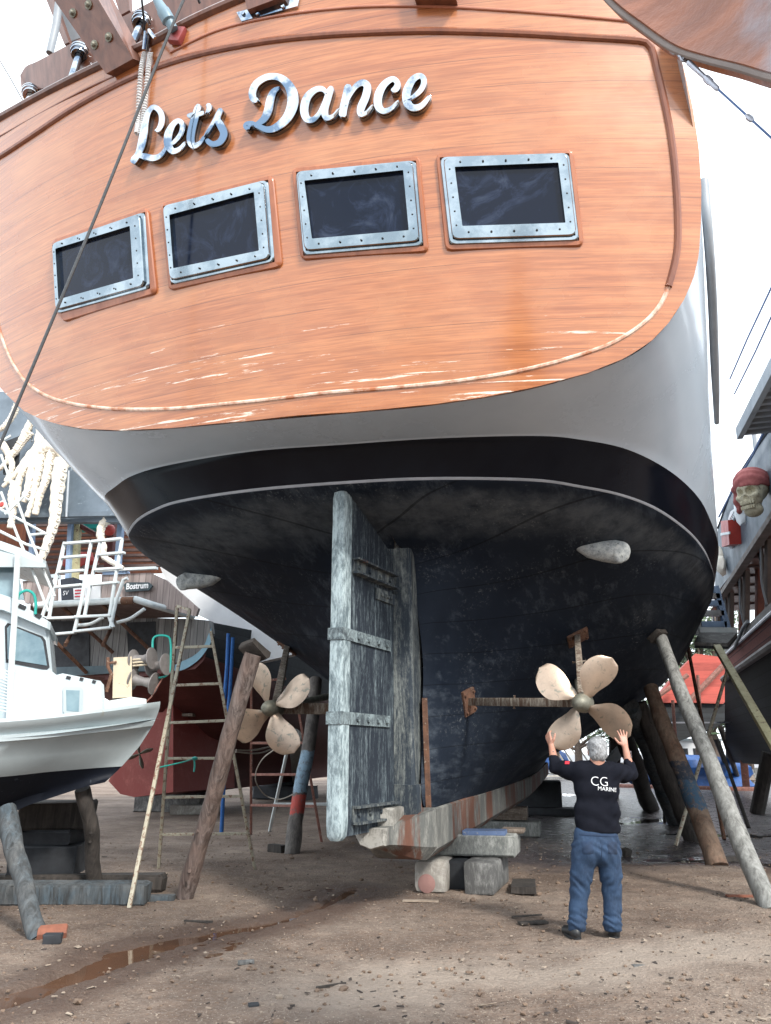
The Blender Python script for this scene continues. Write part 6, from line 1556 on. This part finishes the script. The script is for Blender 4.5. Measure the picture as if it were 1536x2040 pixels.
# dark upper bulwark with sheer, skull, red box, bone ornaments
up = [(1424, 1168), (1430, 1052), (1451, 994), (1468, 952), (1492, 915), (1515, 880), (1536, 850), (1600, 760), (1700, 640), (1700, 800), (1620, 925), (1536, 1042), (1424, 1186)]
bw = rsl(up, -.05, .12, M['darkpanel'], 'upper_bulwark')
mb = MB(); mb.tube([Q(u, v, -.06) for u, v in up[1:9]], .03, 6); mb.build('bulwark_rim', M['blackplanks'], rs)
sk = thing('skull_sculpture', 'yellowed skull sculpture with a red bandana on the dark bulwark of the ship', 'sculpture', Q(1500, 985, -.3))
sc0 = Q(1500, 982, -.38); fy = (BM.to_3x3() @ Vector((-.62, -.78, -.12))).normalized(); lat = fy.cross(Vector((0, 0, 1))).normalized(); upv = lat.cross(fy).normalized()
RM = np.array([list(lat), list(fy), list(upv)]).T
def SKP(a, b, c_=0.0): return sc0+lat*a+upv*b+fy*c_
S = SDF(sc0-Vector((.9, .9, .9)), sc0+Vector((.9, .9, .9)), .025)
S.ell(SKP(0, .14, -.02), (.31, .40, .36), 0, RM); S.ell(SKP(0, -.12, .14), (.25, .24, .25), .08, RM); S.ell(SKP(0, -.40, .12), (.20, .19, .15), .05, RM)
for sx in (-1, 1):
    S.ell(SKP(sx*.17, -.10, .26), (.09, .10, .07), .05, RM); S.ell(SKP(sx*.125, .0, .34), (.10, .13, .085), 0, RM, True)
S.ell(SKP(0, -.15, .40), (.055, .09, .075), 0, RM, True); S.cone(SKP(-.17, -.285, .33), SKP(.17, -.285, .33), .04, .04, 0, None, True)
skb = S.build('skull', M['skullbone'], sk, smooth_iter=1)
rot_ = Matrix((lat, fy, upv)).transposed()
for b_, h_ in ((-.235, .09), (-.345, .08)):
    mb = MB()
    for i in range(7): mb.box(SKP(-.135+.045*i, b_, .345-.9*(-.135+.045*i)**2), (.038, .05, h_), rot_, .008)
    mb.build('tooth_row', M['skullbone'], skb)
S = SDF(sc0-Vector((1.1, 1.1, 1.1)), sc0+Vector((1.1, 1.1, 1.1)), .03)
S.ell(SKP(0, .22, -.05), (.37, .45, .36), 0, RM); S.ell(SKP(0, -.22, .35), (.6, .62, .34), 0, RM, True); S.ell(SKP(0, -.3, -.0), (.8, .8, .42), 0, RM, True)
S.chain([SKP(.34, .14, -.1), SKP(.42, -.05, -.12), SKP(.44, -.32, -.1)], [.11, .10, .05], .06); S.ell(SKP(.36, .18, .0), (.10, .1, .1), .04)
ax = [S.lo[k]+S.h*np.arange(S.n[k]) for k in range(3)]; Pm = np.meshgrid(*ax, indexing='ij'); S.g += (.012*np.sin(Pm[2]*34+Pm[1]*16+Pm[0]*9)).astype(np.float32)
S.build('bandana', M['bandana'], sk, smooth_iter=1)
rsl([(1436, 1038), (1450, 1036), (1453, 1085), (1438, 1090)], -.35, .3, M['lifered'], 'red_box'); rsl([(1435, 1062), (1453, 1059), (1453, 1064), (1435, 1067)], -.38, .03, M['whitesteel'], 'box_band')
for (u, v, a, b) in ((1466, 1046, .35, .5), (1477, 1018, .3, .42), (1455, 1072, .25, .3)): 
    mb = MB(); mb.blob(Q(u, v, -.1), (.12, a, b), u, .3, 2); mb.build('white_float', M['whitewall'], rs)
mb = MB()
for i in range(14): mb.rod(Q(1450+2.1*i, 1046-3.6*i, -.2), Q(1454+2.1*i, 1050-3.6*i, -.2), .03, 5)
mb.rod(Q(1447, 1050, -.2), Q(1478, 992, -.2), .025, 5); mb.build('rope_ladder', M['greypaint'], rs)
mb = MB(); mb.blob(Q(1432, 1112, -.15), (.15, .3, .45), 7, .4, 2); mb.blob(Q(1437, 1126, -.2), (.15, .22, .3), 9, .4, 2); mb.build('bone_ornament', M['bone'], rs)
# awning high above with dark slatted underside
aw = [(1472, 862), (1536, 738), (1640, 560), (1800, 560), (1800, 900), (1620, 858)]
a0, a1 = Q(1472, 862, -1.0), Q(1560, 692, -1.0); a2, a3 = a1+BN*4, a0+BN*4
mb = MB(); mb.poly_slab([a0, a1, a2, a3], Vector((0, 0, .10))); mb.build('awning_roof', M['dwood'], rs, smooth=0)
for k in range(12):
    f = (k+.5)/12; mb = MB(); mb.beam(a0.lerp(a1, f)-Vector((0, 0, .05)), a0.lerp(a1, f)+BN*4-Vector((0, 0, .05)), .09, .10); mb.build('awning_beam', M['greypaint'], rs)
mb = MB(); mb.beam(a0-Vector((0, 0, .02)), a1-Vector((0, 0, .02)), .1, .22); mb.build('awning_edge', M['greypaint'], rs)
mb = MB(); mb.rod(Q(1502, 862, .3), Q(1506, 898, .3), .06); mb.build('awning_post', M['greypaint'], rs)
# rigging wires in the bright gap
for k, pts in enumerate(([(1454, 755), (1490, 672), (1536, 574)], [(1463, 785), (1505, 700), (1536, 632)], [(1432, 1030), (1470, 955), (1500, 905)])):
    mb = MB(); mb.tube([Q(u, v, -.6+.2*k) for u, v in pts]+[Q(pts[-1][0]+60, pts[-1][1]-125, -.6+.2*k)], .018 if k < 2 else .03, 5); mb.build('rigging_wire', M['bluewire'], rs)
# gangway step and aluminium ladder between yacht and ship
gw = thing('gangway', 'ribbed aluminium gangway step between the yacht and the right ship', 'gangway', BM @ Vector((5.9, 12.2, 0)))
ga, gb_, gc, gd = atY(1394, 1265, 18.0), atY(1469, 1266, 18.0), atY(1450, 1288, 16.2), atY(1384, 1286, 16.2)
mb = MB(); mb.poly_slab([ga, gb_, gc, gd], Vector((0, 0, .07))); mb.build('tread_plate', M['block_grey'], gw, smooth=0)
for k in range(12):
    f = (k+.5)/12; mb = MB(); mb.beam(ga.lerp(gb_, f)-Vector((0, 0, .03)), gd.lerp(gc, f)-Vector((0, 0, .03)), .06, .05); mb.build('rib', M['block_dark'], gw)
mb = MB(); mb.beam(ga+Vector((0, 0, .1)), gb_+Vector((0, 0, .1)), .06, .16); mb.build('kick_board', M['whitesteel'], gw)
bars('aluminium_ladder', 'pale blue aluminium ladder standing on the gangway behind the yacht', 'ladder', [(atY(1452, 1262, 18.5), atY(1424, 1168, 18.5)), (atY(1388, 1264, 18.5), atY(1392, 1168, 18.5))], [(atY(1396, y, 18.5), atY(1428+(y-1168)*.24, y, 18.5)) for y in (1188, 1202, 1222, 1244)], [M['bluealu'], M['gangway']], None, .14, .14)
# ================================================================ bow of another boat overhead at the top right
ob = thing('boat_bow', 'brown and grey boat bow reaching overhead at the top right corner', 'boat', (1.2, 2.4, 0))
kp = spline([atY(u, v, Y*.5) for u, v, Y in ((1120, -190, 5.7), (1172, -60, 5.5), (1213, 2, 5.35), (1280, 56, 5.15), (1340, 97, 4.95), (1400, 118, 4.75), (1470, 136, 4.5), (1545, 158, 4.25), (1680, 185, 3.8), (1900, 200, 3.0), (2600, 190, 2.5), (4200, 150, 1.9))], 80)
mb = MB(); rws = []
for i, p in enumerate(kp):
    f = min(1, i/59); fl = .2+.9*f
    d = (kp[min(79, i+1)]-kp[max(0, i-1)]).normalized(); sd = Vector((0, -1, .0)); 
    side1 = Vector((-.45, -.55, 0))*fl
    row = []
    for k in range(13):
        a = k/12; row.append(p+Vector((.05+.3*a, -.5*fl*a**.8*1.3-.02, 1.5*a**1.25)))
    rws.append([p+Vector((.12+.3*a, .5*fl*a+.03, 1.5*a**1.25)) for a in (1, .75, .5, .25, .1)]+[p+Vector((.03, .04, -.01)), p+Vector((0, -.03, -.01))]+row[1:])
mb.grid(rws); mb.build('hull', M['bow'], ob, smooth=60)
mb = MB(); mb.tube(kp, .014, 8); mb.build('stem_band', M['brownbeam'], ob)
by = thing('stay_wire', 'steel turnbuckle and blue stay wire hanging from the overhead bow', 'rigging', atY(1345, 98, 2.4))
s0, s1 = atY(1342, 97, 2.48), atY(1560, 296, 2.2)
def sp2(f): return s0.lerp(s1, f)
mb = MB(); mb.tube([sp2(0), sp2(.03), sp2(.045)], [0.02, 0.018, 0.008], 8); mb.tube([sp2(.05)+Vector((0, 0, .015)), sp2(.09), sp2(.12)], [0.012, 0.016, 0.008], 8)
for k in range(16): pass
mb.tube([sp2(.115)+Vector((.015*math.cos(a), 0, .015*math.sin(a))) for a in [i*.42 for i in range(16)]], .0045, 6); mb.build('shackle', M['stainless'], by)
mb = MB(); mb.tube([sp2(.15), sp2(.16), sp2(.32), sp2(.335), sp2(.37), sp2(.39), sp2(.44), sp2(.455)], [0.0048, 0.0112, 0.0088, 0.014, 0.014, 0.0104, 0.0096, 0.004], 10); mb.build('turnbuckle', M['stainless'], by, smooth=30)
mb = MB(); mb.tube([sp2(.45), sp2(.75), sp2(1.0)], .0045, 6); mb.build('wire', M['bluewire'], by)
mb = MB(); mb.tube([sp2(.70), sp2(.72), sp2(.74), sp2(.76)], [0.005, 0.011, 0.011, 0.005], 8); mb.build('wire_clamp', M['stainless'], by)
# ================================================================ far yard: red-sterned boat, blue tarp, cabin, trees
fbz = thing('far_boat', 'distant boat with a red plank stern and black bottom in the gap on the right', 'boat', atY(1380, 1500, 34)-Vector((0, 0, 1.6)))
mb = MB(); mb.poly_slab([atY(u, v, 34) for u, v in ((1300, 1400), (1345, 1345), (1385, 1302), (1460, 1312), (1470, 1380), (1440, 1402), (1380, 1400))], Vector((1, 4, 0))); mb.build('red_stern', M['redplanks'], fbz, smooth=0)
mb = MB(); A = [atY(u, v, 34.2) for u, v in ((1290, 1402), (1450, 1402), (1462, 1380), (1455, 1430), (1430, 1448), (1395, 1460), (1355, 1475), (1335, 1500), (1325, 1470), (1300, 1440))]; mb.poly_slab([a for a in A], Vector((2, 6, 0))); mb.build('black_bottom', M['blackplanks'], fbz, smooth=0)
for (u0, v0, u1, v1, r, m) in ((1365, 1405, 1480, 1285, .12, 'ruststeel'), (1300, 1395, 1370, 1345, .1, 'ruststeel')):
    mb = MB(); mb.tube([atY(u0, v0, 33), atY(u1, v1, 33)], r, 6); mb.build('red_brace', M[m], fbz)
mb = MB(); mb.grid([[atY(1278, 1438, 33), atY(1460, 1438, 33)], [atY(1278, 1441, 33), atY(1460, 1441, 33)]]); mb.build('wire_line', M['stainless'], fbz)
wh_ = thing('white_cabin', 'small white cabin far off between the right props', 'cabin', gz(1375, 1537))
g = gz(1375, 1537); mb = MB(); mb.box((g.x+1, g.y+1.5, 1.4), (4.6, 3, 2.8)); mb.build('wall', M['whitewall'], wh_, smooth=0)
mb = MB(); mb.box((g.x+1, g.y+1.5, 2.9), (5.2, 3.5, .22)); mb.build('roof', M['gelcoat_dirty'], wh_, smooth=0)
for i in range(3):
    mb = MB(); mb.box((g.x-.4+i*1.3, g.y-.01, 1.75), (.8, .06, .7)); mb.build('window', M['block_dark'], wh_, smooth=0)
mb = MB(); rr_ = random.Random(5)
g = gz(1385, 1566); mb.blob((g.x, g.y, .35), (3.2, 1.2, 1.1), 4, .55, 3); tag(mb.build('tarpaulin', M['tarp']), 'crumpled blue tarpaulin heap beyond the right props', 'tarpaulin')
g = gz(1120, 1532); mb = MB(); mb.blob((g.x-1.0, g.y, .8), (1.6, 1, 1.4), 9, .5, 3); tag(mb.build('tarpaulin', M['tarp']), 'blue tarpaulin behind the left arm of the man', 'tarpaulin')
PGp = 'planks stacked beyond the man'
base = gz(1140, 1538)
for k in range(6):
    a = base+Vector((-2+k*.75, 0, 0)); mb = MB(); mb.beam(a+Vector((1.8, 0, .1)), a+Vector((-.7, .8, 4.4)), .35, .12)
    tag(mb.build('plank', M['block_grey'] if k % 2 else M['block_pale']), 'grey plank leaning in the stack behind the head of the man', 'plank', PGp)
for k in range(7):
    g = gz(1122+k*5, 1555-k*4); mb = MB(); mb.beam(g+Vector((-1.8, -.8, .12+.05*k)), g+Vector((1.2, 1.2, .12+.05*k)), .3, .1)
    tag(mb.build('plank', M['block_pale'] if k % 2 else M['block_grey']), 'flat plank lying in the pile beside the left elbow of the man', 'plank', 'planks lying beyond the yacht')
rr_ = random.Random(11)
for k in range(26):
    u = rr_.uniform(1235, 1330) if k < 12 else rr_.uniform(1420, 1536); v = rr_.uniform(1538, 1562); g = gz(u, v); mb = MB(); s = rr_.uniform(.3, .9)
    mb.box((g.x, g.y, s*.5), (s*rr_.uniform(1, 3), s, s), Matrix.Rotation(rr_.uniform(-1, 1), 3, 'Z') @ Matrix.Rotation(rr_.uniform(-.3, .3), 3, 'X'), .04, .06)
    tag(mb.build('lumber_pile', [M['log_dark'], M['block_grey'], M['plank'], M['block_dark']][k % 4]), 'dark heap of lumber lying far off beyond the red pipe', 'lumber', 'heaps of lumber beyond the red pipe')
# trees beyond the yard
def tree(label, x, y, h, r, seed, name='broadleaf_tree', n=2600):
    rd_ = random.Random(seed); root = thing(name, label, 'tree', (x, y, 0), 0, 'trees beyond the yard')
    mb = MB(); tp = [Vector((x, y, -.2)), Vector((x+.1, y, h*.25)), Vector((x-.1, y+.1, h*.5)), Vector((x+.1, y, h*.8))]
    mb.tube(spline(tp, 10), [r*.09*(1-.08*i) for i in range(10)], 8)
    cl = []
    for k in range(16):
        a = rd_.uniform(0, 6.28); zz = rd_.uniform(.34, .98); q = r*rd_.uniform(.15, .85)*(1.15-abs(zz-.6)); c = Vector((x+math.cos(a)*q, y+math.sin(a)*q, h*zz)); cl.append((c, r*rd_.uniform(.22, .42)))
        s = Vector((x, y, h*(.2+.5*(zz-.3)))); mb.tube([s, s.lerp(c, .6)+Vector((0, 0, .15)), c], [r*.03, r*.02, r*.008], 5)
    mb.build('trunk', M['trunk'], root)
    mb = MB()
    for i in range(n):
        c, cr_ = cl[rd_.randrange(len(cl))]; d = Vector((rd_.gauss(0, 1), rd_.gauss(0, 1), rd_.gauss(0, .8))).normalized()*cr_*rd_.random()**.45
        p = c+d; s = rd_.uniform(.10, .22)*h/8; ax = Vector((rd_.gauss(0, 1), rd_.gauss(0, 1), rd_.gauss(0, 1))).normalized(); o = ax.orthogonal().normalized()
        mb.add([p-ax*s, p+o*s*.5, p+ax*s, p-o*s*.5], [(0, 1, 2, 3)])
    mb.build('crown', M['leaf'], root, smooth=0, recalc=False)
for k, (u, Y, h, r) in enumerate(((1150, 62, 7.5, 4), (1105, 70, 9, 4.5), (1260, 75, 7, 4), (1420, 55, 12, 5), (1395, 75, 15, 6), (1490, 80, 8, 5), (1570, 72, 9, 5))):
    p = atY(u, 1501, Y)
    tree(['pale bushy tree right above the head of the man', 'tree behind the yacht keel left of the man', 'low tree behind the dark props', 'tall tree behind the aluminium ladder', 'tallest tree farther behind the yacht', 'low tree behind the far red upright', 'tree at the right edge behind the ship'][k], p.x, p.y, h, r, 40+k)
# ================================================================ boats added behind the viewpoint, unseen, to darken reflections in steel and glass
def back_boat(label, x, y, l, h, mat, dz):
    r = thing('reflection_boat', label, 'boat', (x, y, 0)); mb = MB(); rows = []
    for k in range(17):
        f = k/16; b = 1.5*max(0, math.sin(math.pi*min(1, .12+f*.95)))**.6+.05; z1 = h*(1+.25*(2*f-1)**2)
        rows.append([Vector((x+(f-.5)*l, y+s*b*q, z)) for s, q, z in ((-1, 1, z1), (-1, .95, h*.62), (-1, .6, h*.38), (-1, .05, dz), (1, .05, dz), (1, .6, h*.38), (1, .95, h*.62), (1, 1, z1))])
    mb.grid(rows, closeu=True); mb.build('hull', mat, r)
    mb = MB(); mb.box((x+l*.08, y, h+.7), (l*.35, 1.8, 1.6), bev=.12); mb.build('cabin', M['gelcoat'], r)
    mb = MB(); mb.rod((x-l*.1, y, h), (x-l*.1, y, h+4.5), .06); mb.build('mast', M['dwood'], r)
    for s in (-1, 1):
        mb = MB(); mb.tube([(x+s*l*.2, y+1.6, 0), (x+s*l*.2, y+.9, h*.5)], .1, 8); mb.build('prop', M['log_dark'], r)
back_boat('unseen blue-hulled boat added behind the viewpoint for reflections', -4.5, -15, 10, 4.2, simple('bright_blue_hull', (.03, .14, .42), (.025, .11, .34), 1, .3), .7)
back_boat('unseen black-hulled boat added behind the viewpoint for reflections', 8.5, -17, 12, 4.6, M['blackplanks'], .8)
back_boat('unseen maroon-hulled boat added behind the viewpoint for reflections', -17, -18, 11, 4.3, M['maroon'], .7)
# ================================================================ camera, light, sky
cam = bpy.data.cameras.new('camera'); co = bpy.data.objects.new('camera', cam); COL.objects.link(co)
cam.sensor_fit = 'HORIZONTAL'; cam.sensor_width = 36; cam.lens = 36*F/1536; cam.clip_end = 3000; cam.clip_start = .05
co.location = (0, 0, HC); co.rotation_euler = (math.pi/2+PITCH, 0, 0); SC.camera = co
SUN_EL, SUN_AZ = R(38), R(150)     # azimuth clockwise from +Y
sl = bpy.data.lights.new('sun', 'SUN'); sl.energy = 2.0; sl.angle = R(10); sl.color = (1, .95, .88)
so_ = bpy.data.objects.new('sun', sl); COL.objects.link(so_)
sd = Vector((math.sin(SUN_AZ)*math.cos(SUN_EL), math.cos(SUN_AZ)*math.cos(SUN_EL), math.sin(SUN_EL)))
so_.rotation_euler = sd.to_track_quat('Z', 'Y').to_euler(); so_.location = (0, 0, 40)
w = bpy.data.worlds.new('World'); SC.world = w; w.use_nodes = True
nt = w.node_tree; bg = nt.nodes['Background']
sky = nt.nodes.new('ShaderNodeTexSky'); sky.sky_type = 'NISHITA'; sky.sun_disc = False
sky.sun_elevation = SUN_EL; sky.sun_rotation = SUN_AZ; sky.air_density = 1.2; sky.dust_density = 3.0
tc = nt.nodes.new('ShaderNodeTexCoord')
nz = nt.nodes.new('ShaderNodeTexNoise'); nz.inputs['Scale'].default_value = 2.2; nz.inputs['Detail'].default_value = 8; nz.inputs['Roughness'].default_value = .55
nt.links.new(tc.outputs['Generated'], nz.inputs['Vector'])
rp_ = nt.nodes.new('ShaderNodeValToRGB'); rp_.color_ramp.elements[0].position = .36; rp_.color_ramp.elements[0].color = (.5, .5, .5, 1)
rp_.color_ramp.elements[1].position = .5; rp_.color_ramp.elements[1].color = (1, 1, 1, 1)
nt.links.new(nz.outputs[0], rp_.inputs[0])
mx = nt.nodes.new('ShaderNodeMix'); mx.data_type = 'RGBA'
nt.links.new(rp_.outputs[0], mx.inputs[0]); nt.links.new(sky.outputs[0], mx.inputs[6]); mx.inputs[7].default_value = (7.6, 8.2, 8.8, 1)
nt.links.new(mx.outputs[2], bg.inputs[0]); bg.inputs[1].default_value = .12
SC.view_settings.view_transform = 'Standard'; SC.view_settings.look = 'None'; SC.view_settings.gamma = 1
SC.view_settings.exposure = 1.25
SC.cycles.max_bounces = 6; SC.cycles.diffuse_bounces = 3; SC.cycles.glossy_bounces = 3
SC.cycles.use_denoising = True
